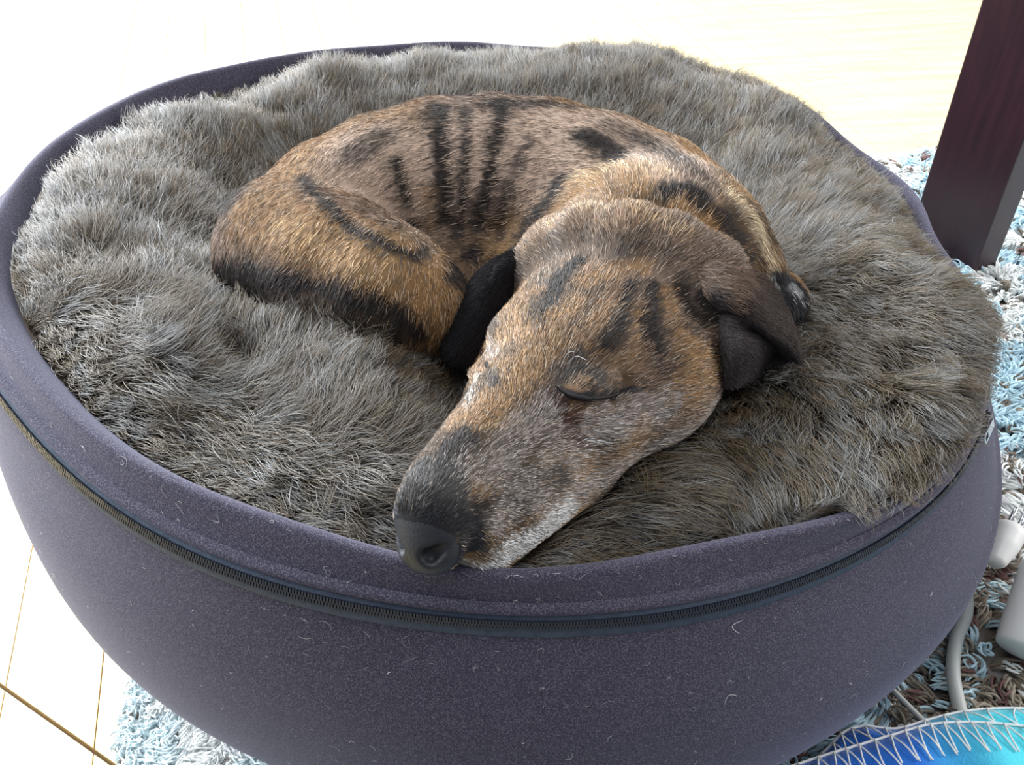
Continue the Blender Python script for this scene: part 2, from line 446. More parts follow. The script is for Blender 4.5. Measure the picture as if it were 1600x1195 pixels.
# head
group('skull', .016)
ell(H(.050, 0, -.004), (.070, .056, .044), HR, .012)
ell(H(.030, 0, .004), (.052, .048, .036), HR, .012)
for s in (1, -1):
    ell(H(.095, s*.021, .014), (.024, .0185, .015), HR, .010)
    ell(H(.056, s*.047, -.024), (.048, .026, .035), HR, .012)
    ell(H(.095, s*.038, -.024), (.038, .018, .022), HR, .012)
group('muzzle', .018)
cone(H(.110, 0, -.012), H(.205, 0, -.021), .035, .0255, .01)
cone(H(.105, 0, .010), H(.222, 0, -.009), .018, .0125, .01)
for s in (1, -1):
    cone(H(.125, s*.018, -.028), H(.205, s*.011, -.033), .022, .0155, .008)
ell(H(.224, .002, -.019), (.0165, .0175, .0150), HR, .006)
ell(H(.232, .004, -.027), (.0115, .0150, .0105), HR, .006)
cone(H(.05, 0, -.048), H(.190, 0, -.050), .030, .014, .010)
cone(H(.080, .036, -.036), H(.135, .026, -.042), .0165, .0145, .010)
cone(H(.135, .027, -.044), H(.205, .014, -.046), .0155, .012, .010)
cone(H(.075, -.040, -.045), H(.195, -.014, -.048), .022, .013, .010)
group('earbase', .018)
chain([(1075, 424, .299, .013), (1120, 436, .301, .0095), (1150, 452, .302, .006)])
chain([(1050, 440, .300, .015), (1100, 452, .298, .014), (1120, 478, .290, .013), (1118, 520, .278, .012)])
chain([(850, 412, .292, .012), (815, 425, .287, .010)])
group('eyes', .008)
for s in (1, -1):
    ell(H(.126, s*(.0295 if s > 0 else .026), .000), (.0165, .0105, .0095), HR, .006)
for s in (1, -1):
    # closed lid line
    L = [H(.143, s*.0315, .003), H(.134, s*.0395, -.003), H(.121, s*.0425, -.004), H(.107, s*.0435, -.001)]
    for a, b in zip(L[:-1], L[1:]): cone(a, b, .0028, .0028, .004, -1)
    cone(H(.2400, .003+s*.0085, -.0225), H(.2350, .003+s*.0165, -.0180), .0042, .0022, .002, -1)
    # mouth line
    L = [H(.232, s*.003, -.036), H(.215, s*.0165, -.042), H(.17, s*.027, -.048), H(.125, s*.034, -.050)]
    for a, b in zip(L[:-1], L[1:]): cone(a, b, .0012, .0012, .003, -1)
cone(H(.245, 0, -.020), H(.243, 0, -.030), .0010, .0008, .002, -1)
#@@END

def surface_nets(h=.003):
    lo = np.min([prim_box(p)[0] for p in PR if p[3] == 1], 0)-.012; hi = np.max([prim_box(p)[1] for p in PR if p[3] == 1], 0)+.012
    n = np.ceil((hi-lo)/h).astype(int)+1
    xs = [lo[i]+h*np.arange(n[i]) for i in range(3)]
    G = np.full(n, .06, np.float32)
    # coarse pass keeps only the cells near the surface
    gx, gy, gz = np.meshgrid(*[x[::4] for x in xs], indexing='ij'); cf = field(np.stack([gx.ravel(), gy.ravel(), gz.ravel()], 1)).reshape(gx.shape)
    big = np.repeat(np.repeat(np.repeat(cf, 4, 0), 4, 1), 4, 2)[:n[0], :n[1], :n[2]]
    G[:] = big
    near = np.argwhere(np.abs(big) < .024)
    P = lo+h*near
    G[near[:, 0], near[:, 1], near[:, 2]] = field(P)
    S = G < 0
    c = [S[i:n[0]-1+i, j:n[1]-1+j, k:n[2]-1+k] for i in (0, 1) for j in (0, 1) for k in (0, 1)]
    cnt = sum(x.astype(int) for x in c); act = (cnt > 0) & (cnt < 8)
    idx = -np.ones(act.shape, int); cells = np.argwhere(act); idx[tuple(cells.T)] = np.arange(len(cells))
    acc = np.zeros((len(cells), 3)); num = np.zeros(len(cells))
    off = [(i, j, k) for i in (0, 1) for j in (0, 1) for k in (0, 1)]
    for ia, a in enumerate(off):
        for b in off[ia+1:]:
            if sum(abs(a[q]-b[q]) for q in range(3)) != 1: continue
            ga = G[cells[:, 0]+a[0], cells[:, 1]+a[1], cells[:, 2]+a[2]]; gb = G[cells[:, 0]+b[0], cells[:, 1]+b[1], cells[:, 2]+b[2]]
            m = (ga < 0) != (gb < 0); t = np.where(m, ga/(ga-gb+1e-12), 0)
            p = np.array(a)+t[:, None]*(np.array(b)-np.array(a)); acc[m] += p[m]; num[m] += 1
    V = lo+h*(cells+acc/num[:, None])
    F = []
    for ax in range(3):
        u, v = (ax+1) % 3, (ax+2) % 3
        s0 = [slice(0, n[q]-1) if q == ax else slice(1, n[q]-1) for q in range(3)]
        s1 = list(s0); s1[ax] = slice(1, n[ax])
        A = S[tuple(s0)]; B = S[tuple(s1)]
        for flip, m in ((0, A & ~B), (1, ~A & B)):
            e = np.argwhere(m)
            for q in range(3):
                if q != ax: e[:, q] += 1
            def ix(du, dv):
                z = e.copy(); z[:, u] -= du; z[:, v] -= dv; return idx[z[:, 0], z[:, 1], z[:, 2]]
            Q = np.stack([ix(0, 0), ix(1, 0), ix(1, 1), ix(0, 1)], 1)
            F.append(Q if not flip else Q[:, ::-1])
    return V, np.vstack(F)
def grad(P, e=.0004):
    g = np.stack([field(P+np.eye(3)[i]*e)-field(P-np.eye(3)[i]*e) for i in range(3)], 1)
    return unit(g)
DV, DF = surface_nets()
print('nets', len(DV), round(time.time()-T0, 1))
bm = bmesh.new()
me = mesh_from('tmp', DV, DF); bm.from_mesh(me)
bmesh.ops.recalc_face_normals(bm, faces=bm.faces[:])
for lev, (x0, rr_) in enumerate(((.0, 1), (.10, 2))):
    hc_ = []
    for f in bm.faces:
        q = HR.T@(np.array(f.calc_center_median())-HT)
        if q[0] > x0-.04 and abs(q[1]) < .075 and q[2] > -.065 and q[0] < .27: hc_.append(f)
    es = list({e for f in hc_ for e in f.edges})
    bmesh.ops.subdivide_edges(bm, edges=es, cuts=1, use_grid_fill=True)
bmesh.ops.triangulate(bm, faces=[f for f in bm.faces if len(f.verts) > 4])
bm.verts.ensure_lookup_table(); bm.verts.index_update()
DV = np.array([v.co[:] for v in bm.verts]); DF = [[v.index for v in f.verts] for f in bm.faces]
bm.free(); bpy.data.meshes.remove(me)
for it in range(3):
    DV = DV-np.clip(field(DV), -.003, .003)[:, None]*grad(DV)*.9
print('refined', len(DV), round(time.time()-T0, 1))

# ---- ears: lattices of (pixel x, pixel y, height) blended into smooth flaps with thickness
def patch(ctrl, nu=22, nv=22, th=.0016, base=.3):
    C = np.array([[W(*p) for p in row] for row in ctrl])
    rows = np.array([spline(row, nv) for row in C]); G = np.array([spline(rows[:, j], nu) for j in range(nv)]).transpose(1, 0, 2)
    du = np.gradient(G, axis=0); dv = np.gradient(G, axis=1); n = unit(np.cross(du, dv))
    uu, vv = np.meshgrid(np.linspace(0, 1, nu), np.linspace(0, 1, nv), indexing='ij')
    edge = np.clip(np.minimum(np.minimum(uu+base, 1-uu), np.minimum(vv, 1-vv))*8, 0.15, 1)
    A = G+n*th*edge[..., None]; B = G-n*th*edge[..., None]
    Vv = np.vstack([A.reshape(-1, 3), B.reshape(-1, 3)]); m = nu*nv; Ff = []
    for i in range(nu-1):
        for j in range(nv-1):
            a = i*nv+j; Ff.append((a, a+1, a+nv+1, a+nv)); Ff.append((m+a, m+a+nv, m+a+nv+1, m+a+1))
    for j in range(nv-1):
        Ff.append((j, m+j, m+j+1, j+1)); a = (nu-1)*nv+j; Ff.append((a, a+1, m+a+1, m+a))
    for i in range(nu-1):
        a = i*nv; Ff.append((a, a+nv, m+a+nv, m+a)); a = i*nv+nv-1; Ff.append((a, m+a, m+a+nv, a+nv))
    return Vv, [f[::-1] for f in Ff]
#@@EARS
earR = [   # the dog's right ear, hanging behind the cheek
    [(852, 388, .292), (846, 402, .294), (838, 420, .292), (830, 440, .284)],
    [(792, 394, .297), (796, 412, .297), (802, 434, .290), (806, 462, .278)],
    [(742, 430, .290), (756, 452, .292), (776, 480, .284), (786, 510, .272)],
    [(706, 486, .278), (724, 505, .280), (748, 528, .274), (766, 556, .262)],
    [(689, 538, .264), (706, 552, .267), (730, 566, .262), (754, 590, .252)],
    [(702, 570, .254), (710, 576, .256), (726, 586, .252), (742, 598, .246)]]
earL_top = [   # the dog's left ear, outer flap folded forward
    [(1040, 408, .310), (1056, 430, .306), (1074, 454, .300), (1100, 478, .292)],
    [(1092, 404, .3175), (1104, 428, .3155), (1119, 456, .3095), (1136, 482, .301)],
    [(1146, 414, .313), (1152, 440, .312), (1162, 468, .308), (1172, 496, .300)],
    [(1192, 428, .296), (1197, 460, .298), (1200, 492, .296), (1205, 520, .293)],
    [(1222, 470, .282), (1227, 496, .286), (1230, 520, .285), (1234, 542, .283)],
    [(1246, 530, .270), (1248, 542, .272), (1250, 554, .273), (1250, 564, .272)]]
earL_in = [    # inner wall of the same ear, curling down to the cheek
    [(1104, 478, .290), (1104, 510, .282), (1112, 545, .274), (1118, 590, .264)],
    [(1136, 484, .298), (1140, 514, .294), (1148, 548, .288), (1142, 604, .266)],
    [(1172, 497, .299), (1176, 518, .284), (1186, 545, .282), (1168, 596, .262)],
    [(1205, 520, .293), (1206, 532, .268), (1204, 548, .260), (1190, 580, .256)],
    [(1234, 542, .283), (1232, 548, .266), (1224, 556, .258), (1208, 572, .255)],
    [(1250, 564, .272), (1246, 564, .264), (1236, 564, .259), (1222, 568, .256)]]
#@@END
EARV = []; offs = len(DV); EARF = []
for e_ in (earR, earL_top, earL_in):
    v_, f_ = patch(e_, base=0 if e_ is earL_top else .3); EARF += [tuple(i+offs for i in f) for f in f_]; EARV.append(v_); offs += len(v_)
NB = len(DV)
ALLV = np.vstack([DV]+EARV); ALLF = [tuple(f) for f in DF]+EARF
dog_bvh = BVHTree.FromPolygons([tuple(map(float, v)) for v in DV], [tuple(f) for f in DF])
def hit(px, py):
    d = ray(px, py); h = dog_bvh.ray_cast(Vector(CAM), Vector(d), 3)
    if h[0] is None:
        h = dog_bvh.find_nearest(Vector(W(px, py, .28))); return np.array(h[0])
    return np.array(h[0])

# ---- brindle coat colours, with a few lit highlights painted in
TAN = np.array([.31, .178, .076]); GREYBR = np.array([.185, .122, .085]); DARK = np.array([.028, .021, .018]); GREY = np.array([.36, .32, .30]); WHITE = np.array([.74, .74, .73])
RUST = np.array([.075, .03, .018]); LEATHER = np.array([.018, .018, .022]); CHAR = np.array([.07, .066, .064]); LTAN = np.array([.62, .43, .24]); PTAN = np.array([.75, .58, .38]); PINKBR = np.array([.44, .325, .25]); EARB = np.array([.012, .0105, .012])
#@@STROKES
ST = [  # colour, strength, half width px, feather, polyline px
 (PINKBR, .85, 70, 50, [(560, 230), (640, 280), (720, 250), (800, 240), (860, 230)]),  # pale pinkish hairs, with the lit back's highlights put into their colour
 (PINKBR, .8, 50, 40, [(900, 190), (1000, 220), (1080, 270)]),  # same along the upper back: highlights put into the hair colour
 (DARK, .5, 12, 16, [(1000, 215), (1050, 240), (1100, 275), (1150, 320)]),
 (PINKBR, .25, 60, 40, [(900, 420), (960, 400), (1060, 430)]),
 (CHAR, .75, 26, 18, [(650, 760), (690, 775), (735, 815)]),
 (TAN, .9, 60, 40, [(400, 330), (500, 360), (600, 410), (680, 470)]),
 (LTAN, .6, 22, 22, [(440, 350), (500, 375), (560, 405), (620, 425)]),
 (TAN, .8, 30, 30, [(640, 430), (690, 480), (680, 530)]),
 (TAN, .6, 30, 40, [(440, 270), (520, 205), (600, 175)]),
 (DARK, .95, 10, 10, [(478, 277), (500, 305), (535, 340), (568, 362), (610, 385), (650, 402)]),
 (DARK, .9, 16, 16, [(338, 412), (390, 425), (450, 440), (520, 455), (575, 470), (620, 492), (650, 520)]),
 (DARK, .75, 24, 22, [(345, 430), (430, 478), (520, 508), (600, 530)]),
 (DARK, .55, 22, 16, [(555, 240), (600, 212)]),
 (DARK, .8, 9, 10, [(622, 250), (632, 300), (645, 350), (662, 395)]),
 (DARK, .85, 12, 12, [(690, 170), (690, 230), (694, 290), (700, 340), (705, 430)]),
 (DARK, .8, 8, 10, [(730, 170), (730, 230), (724, 300), (718, 370), (716, 440)]),
 (TAN, .6, 10, 12, [(668, 300), (676, 350), (684, 400)]),
 (DARK, .85, 11, 12, [(790, 165), (778, 220), (762, 280), (750, 340), (742, 400)]),
 (DARK, .6, 8, 12, [(830, 220), (805, 270), (788, 320), (778, 370)]),
 (DARK, .75, 14, 14, [(880, 280), (850, 320), (820, 360), (805, 385)]),
 (DARK, .8, 18, 14, [(915, 212), (940, 222), (960, 240)]),
 (DARK, .6, 14, 14, [(770, 162), (830, 162), (900, 168)]),
 (DARK, .4, 25, 25, [(960, 200), (1020, 225), (1070, 260)]),
 (LTAN, .5, 16, 16, [(900, 280), (960, 262), (1040, 270)]),
 (DARK, .85, 16, 12, [(1038, 297), (1065, 298), (1095, 312)]),
 (DARK, .7, 12, 12, [(1105, 320), (1140, 355), (1170, 410)]),
 (PTAN, .95, 15, 13, [(1140, 300), (1175, 340), (1198, 385), (1212, 428)]),  # tan shoulder edge, its bright light painted into the hair
 (LTAN, .5, 12, 14, [(860, 350), (930, 325), (1010, 340), (1070, 370)]),
 (CHAR, .5, 30, 30, [(830, 420), (880, 390), (960, 400)]),
 (DARK, .8, 16, 14, [(895, 415), (870, 445), (855, 480)]),
 (TAN, .8, 18, 16, [(910, 440), (940, 430), (1000, 420)]),
 (TAN, .8, 12, 12, [(815, 480), (822, 520), (830, 550)]),
 (DARK, .6, 14, 14, [(785, 480), (775, 520)]),
 (DARK, .6, 14, 16, [(835, 470), (845, 515)]),
 (CHAR, .7, 18, 20, [(800, 430), (775, 465), (762, 505)]),
 (DARK, .5, 12, 14, [(880, 530), (905, 500), (925, 470)]),
 (DARK, .45, 10, 12, [(1040, 580), (1060, 560)]),
 (DARK, .8, 14, 12, [(983, 450), (966, 495), (960, 525), (930, 550)]),
 (TAN, .7, 9, 10, [(995, 480), (992, 520), (985, 560)]),
 (DARK, .85, 12, 11, [(1018, 445), (1013, 500), (1020, 540), (1030, 560)]),
 (TAN, .9, 12, 12, [(1045, 455), (1050, 500), (1080, 530), (1110, 560)]),
 (TAN, .9, 30, 25, [(1080, 550), (1100, 590), (1070, 610)]),
 (DARK, .7, 12, 12, [(1060, 440), (1075, 485), (1100, 505)]),
 (DARK, .9, 20, 18, [(1105, 470), (1125, 500)]),
 (CHAR, .8, 22, 14, [(870, 590), (900, 580), (930, 590)]),
 (LEATHER, .98, 9, 8, [(872, 608), (880, 612), (915, 620), (950, 617), (990, 612)]),
 (RUST, .9, 20, 18, [(870, 635), (885, 660), (900, 680)]),
 (GREY, .8, 24, 20, [(920, 665), (980, 650), (1040, 635)]),
 (WHITE, .45, 16, 16, [(900, 715), (960, 690), (1030, 660)]),
 (GREY, .6, 40, 30, [(860, 720), (900, 760)]),
 (TAN, .7, 30, 30, [(1000, 685), (930, 740)]),
 (GREY, .6, 12, 10, [(762, 545), (772, 560)]),
 (WHITE, .6, 8, 10, [(740, 600), (733, 640)]),
 (RUST, .9, 5, 5, [(752, 548), (760, 575)]),
 (DARK, .8, 10, 10, [(765, 585), (775, 605)]),
 (TAN, .7, 20, 20, [(850, 560), (820, 600), (800, 640)]),
 (TAN, .7, 20, 20, [(745, 640), (720, 670)]),
 (DARK, .55, 34, 30, [(850, 640), (800, 690), (770, 730), (810, 760)]),
 (LTAN, .35, 22, 24, [(800, 660), (760, 710)]),
 (GREY, .65, 26, 26, [(850, 650), (800, 690), (770, 720)]),
 (DARK, .75, 26, 22, [(720, 690), (690, 740), (665, 790)]),
 (CHAR, .9, 34, 20, [(700, 760), (670, 800), (660, 830)]),
 (DARK, .5, 14, 14, [(820, 740), (790, 780)]),
 (DARK, .6, 26, 20, [(760, 800), (820, 780), (870, 750)]),
 (GREY, .5, 22, 22, [(780, 740), (830, 780)]),
 (GREY, .55, 30, 26, [(740, 740), (800, 760), (850, 790)]),
 (DARK, .6, 10, 12, [(745, 790), (780, 775), (810, 790)]),
 (WHITE, .98, 24, 14, [(885, 795), (845, 832), (795, 862), (730, 884)]),
 (GREY, .6, 22, 26, [(900, 775), (960, 735), (1040, 690), (1110, 640)]),
 (GREY, .7, 18, 16, [(790, 800), (770, 820)]),
 (CHAR, .95, 26, 14, [(650, 745), (628, 790), (620, 815), (632, 845), (655, 870)]),
 (CHAR, .9, 30, 14, [(640, 800), (680, 830), (712, 815)]),
 (LEATHER, .98, 22, 12, [(625, 812), (650, 822), (690, 820), (725, 825), (738, 850), (712, 872)]),
 (LEATHER, .98, 16, 8, [(640, 850), (690, 872)]),
 (LEATHER, .97, 34, 10, [(1205, 452), (1232, 465), (1235, 500)]),
 (WHITE, .9, 6, 6, [(1205, 437), (1216, 450)]),  # this and the next: white highlights on the paw painted as hair colour
 (WHITE, .9, 6, 6, [(1238, 449), (1249, 460)]),
]
#@@END
def coat_colour(P, u=None):
    n1 = N1(P, 22); n2 = N2(P, 60); n3 = N3(P, 9)
    c = GREYBR+(TAN-GREYBR)*smoothstep(.35, .75, n3*.6+n1*.4)[:, None]
    c = c*(.75+.5*n2)[:, None]
    if u is None: c = c*.8
    # ever-present faint brindling for the flanks the strokes do not reach
    st = smoothstep(.55, .68, N4(P*np.array([1, 1, .5]), 45)); c = c*(1-.6*st)[:, None]
    jit = (N4(P, 120)-.5)*.006+(N2(P, 300)-.5)*.004
    for col, s, wpx, fe, pts in ST:
        if col is TAN: s = s*.78
        if col is DARK: s = min(s*1.2, .98)
        if u is None and col is not PINKBR and col.mean() > .3: s = s*.4
        Q = np.array([hit(*p) for p in pts]); sc = np.linalg.norm(Q.mean(0)-CAM)/FPX
        if len(Q) > 1: Q = spline(Q, 4*len(Q))
        lo = Q.min(0)-.05-(wpx+fe)*sc; hi = Q.max(0)+.05+(wpx+fe)*sc
        idx = np.nonzero(np.all((P > lo) & (P < hi), axis=1))[0]
        if not len(idx): continue
        X_ = P[idx]; dm = np.full(len(idx), 9.)
        for a, b in zip(Q[:-1], Q[1:]):
            ab = b-a; t = np.clip(((X_-a)@ab)/(ab@ab+1e-12), 0, 1); dm = np.minimum(dm, np.linalg.norm(X_-a-t[:, None]*ab, axis=1))
        dm = dm+jit[idx]*(.35 if fe < 11 else 1)
        a_ = s*(1-smoothstep((wpx-fe*.5)*sc, (wpx+fe*.7)*sc, dm))
        a_ = np.clip(a_*1.1, 0, 1)
        if u is not None:      # hair by hair: single pale or dark hairs mixed into the coat
            mixw = .06 if col.mean() > .3 and col is not PINKBR else .6
            a_ = a_*mixw+(1-mixw)*((u[idx]+n2[idx]*.3) % 1 < a_)
        c[idx] = c[idx]*(1-a_[:, None])+col*a_[:, None]
    return c
DEV = ''
CC = coat_colour(ALLV)
CC[NB:] = EARB
k0_, k1_ = NB+len(EARV[0]), NB+len(EARV[0])+len(EARV[1])
CC[k0_:k1_] = np.array([.055, .043, .038])*(.6+.8*N2(ALLV[k0_:k1_], 50))[:, None]
CC[k1_:] = np.array([.05, .042, .042])
wb_ = 1-smoothstep(.0, .030, np.linalg.norm(ALLV[k0_:k1_]-W(1085, 440, .298), axis=1)*.9-.012)
CC[k0_:k1_] = CC[k0_:k1_]*(1-wb_[:, None])+coat_colour(ALLV[k0_:k1_])*wb_[:, None]
dog_me = mesh_from('dog', ALLV, ALLF)
ca = dog_me.color_attributes.new('col', 'FLOAT_COLOR', 'POINT'); c4 = np.ones((len(ALLV), 4), np.float32); c4[:, :3] = CC*.8
c4[:NB, :3] *= .8; ca.data.foreach_set('color', c4.reshape(-1))
SKIN = hair_mat('coat_skin', .75, .15)
dog = link('dog', dog_me, SKIN)
tag(dog, 'brindle short-haired dog curled up asleep in the fur-topped bed, nose against the rim', 'dog')
NOSEC = H(.226, 0, -.017)
print('dog', round(time.time()-T0, 1))

# nose leather and closed eyelids as parts of their own
def nose_leather():
    bm = bmesh.new(); V_ = DV; q = (V_-HT)@HR
    m = ((q[:, 0]-.236)**2/.0150**2+(q[:, 1]-.003)**2/.0185**2+(q[:, 2]+.0225)**2/.0145**2 < 1)
    keep = [f for f in DF if all(m[i] for i in f)]
    used = sorted({i for f in keep for i in f}); mp = {i: k for k, i in enumerate(used)}
    nn = grad(V_[used]); P = V_[used]+nn*.0003
    bm.free()
    return mesh_from('nose', P, [tuple(mp[i] for i in f) for f in keep])
LEA = noisy('nose_leather', (.007, .008, .012), (.014, .016, .021), 60, .52, bump=.25, bscale=900, spec=.4)
link('nose', nose_leather(), LEA, dog)

# dark rims of the closed lids
LIDM = simple('lid_rim', (.010, .008, .009), .6, spec=.25)
LIDS = []
for pl, rd in (([(868, 603), (884, 614), (908, 621), (938, 620), (965, 616), (990, 611)], [.0004, .0011, .0014, .0013, .0009, .0004]), ([(751, 544), (755, 556), (761, 570), (768, 584)], [.0004, .0011, .0012, .0006])):
    Q_ = spline([hit(*p) for p in pl], 24); LIDS.append(Q_)
    rr0 = np.interp(np.linspace(0, 1, 24), np.linspace(0, 1, len(rd)), rd)
    e_ = link('closed_eyelid', tube_mesh('closed_eyelid', Q_+grad(Q_)*.0004, rr0, 8), LIDM, dog)
LIDS = np.vstack(LIDS)
# ------------------------------------------------------------------ dog coat strands
def sample_mesh(V, F, n, seed, keep=None):
    r = np.random.default_rng(seed); T = []
    for f in F:
        T.append((f[0], f[1], f[2]))
        if len(f) == 4: T.append((f[0], f[2], f[3]))
    T = np.array(T); a, b, c = V[T[:, 0]], V[T[:, 1]], V[T[:, 2]]
    cr = np.cross(b-a, c-a); ar = np.linalg.norm(cr, axis=1)/2
    if keep is not None: ar = ar*keep((a+b+c)/3)
    p = ar/ar.sum(); i = r.choice(len(T), n, p=p)
    u, v = r.random(n), r.random(n); s = u+v > 1; u[s] = 1-u[s]; v[s] = 1-v[s]
    return a[i]+u[:, None]*(b-a)[i]+v[:, None]*(c-a)[i], T[i], u, v, unit(cr[i])
#@@HAIRDIR
HD = [(700, 780, 12, -18), (680, 720, 10, -20), (760, 700, 16, -16), (800, 760, 24, 2), (760, 840, 18, 12), (820, 830, 20, 10), (850, 720, 26, -6), (900, 740, 25, -2), (820, 620, 4, -22), (780, 600, -4, -22),
      (845, 560, 4, -24), (800, 520, -4, -22), (770, 480, 2, -20), (890, 560, 10, -20), (930, 560, 18, -18), (900, 480, 14, -22), (850, 440, 8, -22), (960, 420, 12, -20), (1000, 540, 22, -10), (1050, 600, 25, -8), (1000, 650, 28, -6), (930, 670, 26, 6),
      (950, 700, 26, -2), (1080, 520, 22, -6), (1110, 590, 16, -6), (1060, 450, 20, -12), (1150, 450, 22, 10), (960, 335, 3, -18), (880, 350, -8, -16), (1050, 350, 12, -18), (1110, 390, 18, -12), (980, 275, -4, -16), (1080, 300, 8, -18), (1150, 360, 16, -8),
      (1200, 370, 6, 20), (1215, 420, 2, 18), (1100, 250, -22, -14), (1000, 210, -26, -9), (900, 180, -28, -4), (820, 260, -28, 4), (740, 200, -28, 3), (740, 330, -26, 5), (640, 200, -26, 8), (640, 300, -24, 10), (560, 260, -20, 16), (480, 260, -16, 20), (400, 340, -8, 22),
      (500, 360, -12, 18), (440, 420, -10, 18), (560, 430, -8, 18), (640, 440, -3, 18), (690, 480, -2, 18), (600, 500, -6, 16), (850, 300, -20, 12), (900, 250, -24, 2), (1225, 455, 10, 8), (1240, 480, 2, 14)]
#@@END
def lift_arrows(L, f):
    A, D = [], []
    for x, y, dx, dy in L:
        a = f(x, y); b = f(x+dx, y+dy); A.append(a); D.append(b-a)
    return np.array(A), unit(np.array(D))
def groom(P, N, A, D, length, lift, k, droop, seed, jitter=.15, clump=None, clump_amt=0., curl=0.):
    r = np.random.default_rng(seed); n = len(P)
    T = idw_field(P, A, D); T = T+r.normal(0, jitter, T.shape); T = unit(T-(T*N).sum(1)[:, None]*N)
    t = np.linspace(0, 1, k)
    lf = lift*(1+.35*r.normal(size=n)); L = length
    pts = np.zeros((n, k, 3)); pts[:, 0] = P
    ph = r.random(n)*6.28; B = np.cross(N, T)
    for i in range(1, k):
        ang = lf*(1-t[i]*droop)
        d = np.cos(ang)[:, None]*T+np.sin(ang)[:, None]*N
        if curl: d = d+curl*np.sin(ph+t[i]*4)[:, None]*B
        pts[:, i] = pts[:, i-1]+unit(d)*(L/(k-1))[:, None]
    if clump is not None:
        # pull tips towards the tip of the nearest guide
        g = r.choice(n, clump, replace=False); G = P[g]
        from mathutils.kdtree import KDTree
        kd = KDTree(len(G))
        for i, q in enumerate(G): kd.insert(q, i)
        kd.balance(); near = np.array([kd.find(p)[1] for p in P]); gi = g[near]
        amt = clump_amt*(.5+.9*r.random(n))
        for i in range(1, k):
            wv = (amt*t[i]**1.3)[:, None]; tgt = pts[gi, i]; pts[:, i] = pts[:, i]*(1-wv)+tgt*wv
        return pts, gi
    return pts, None

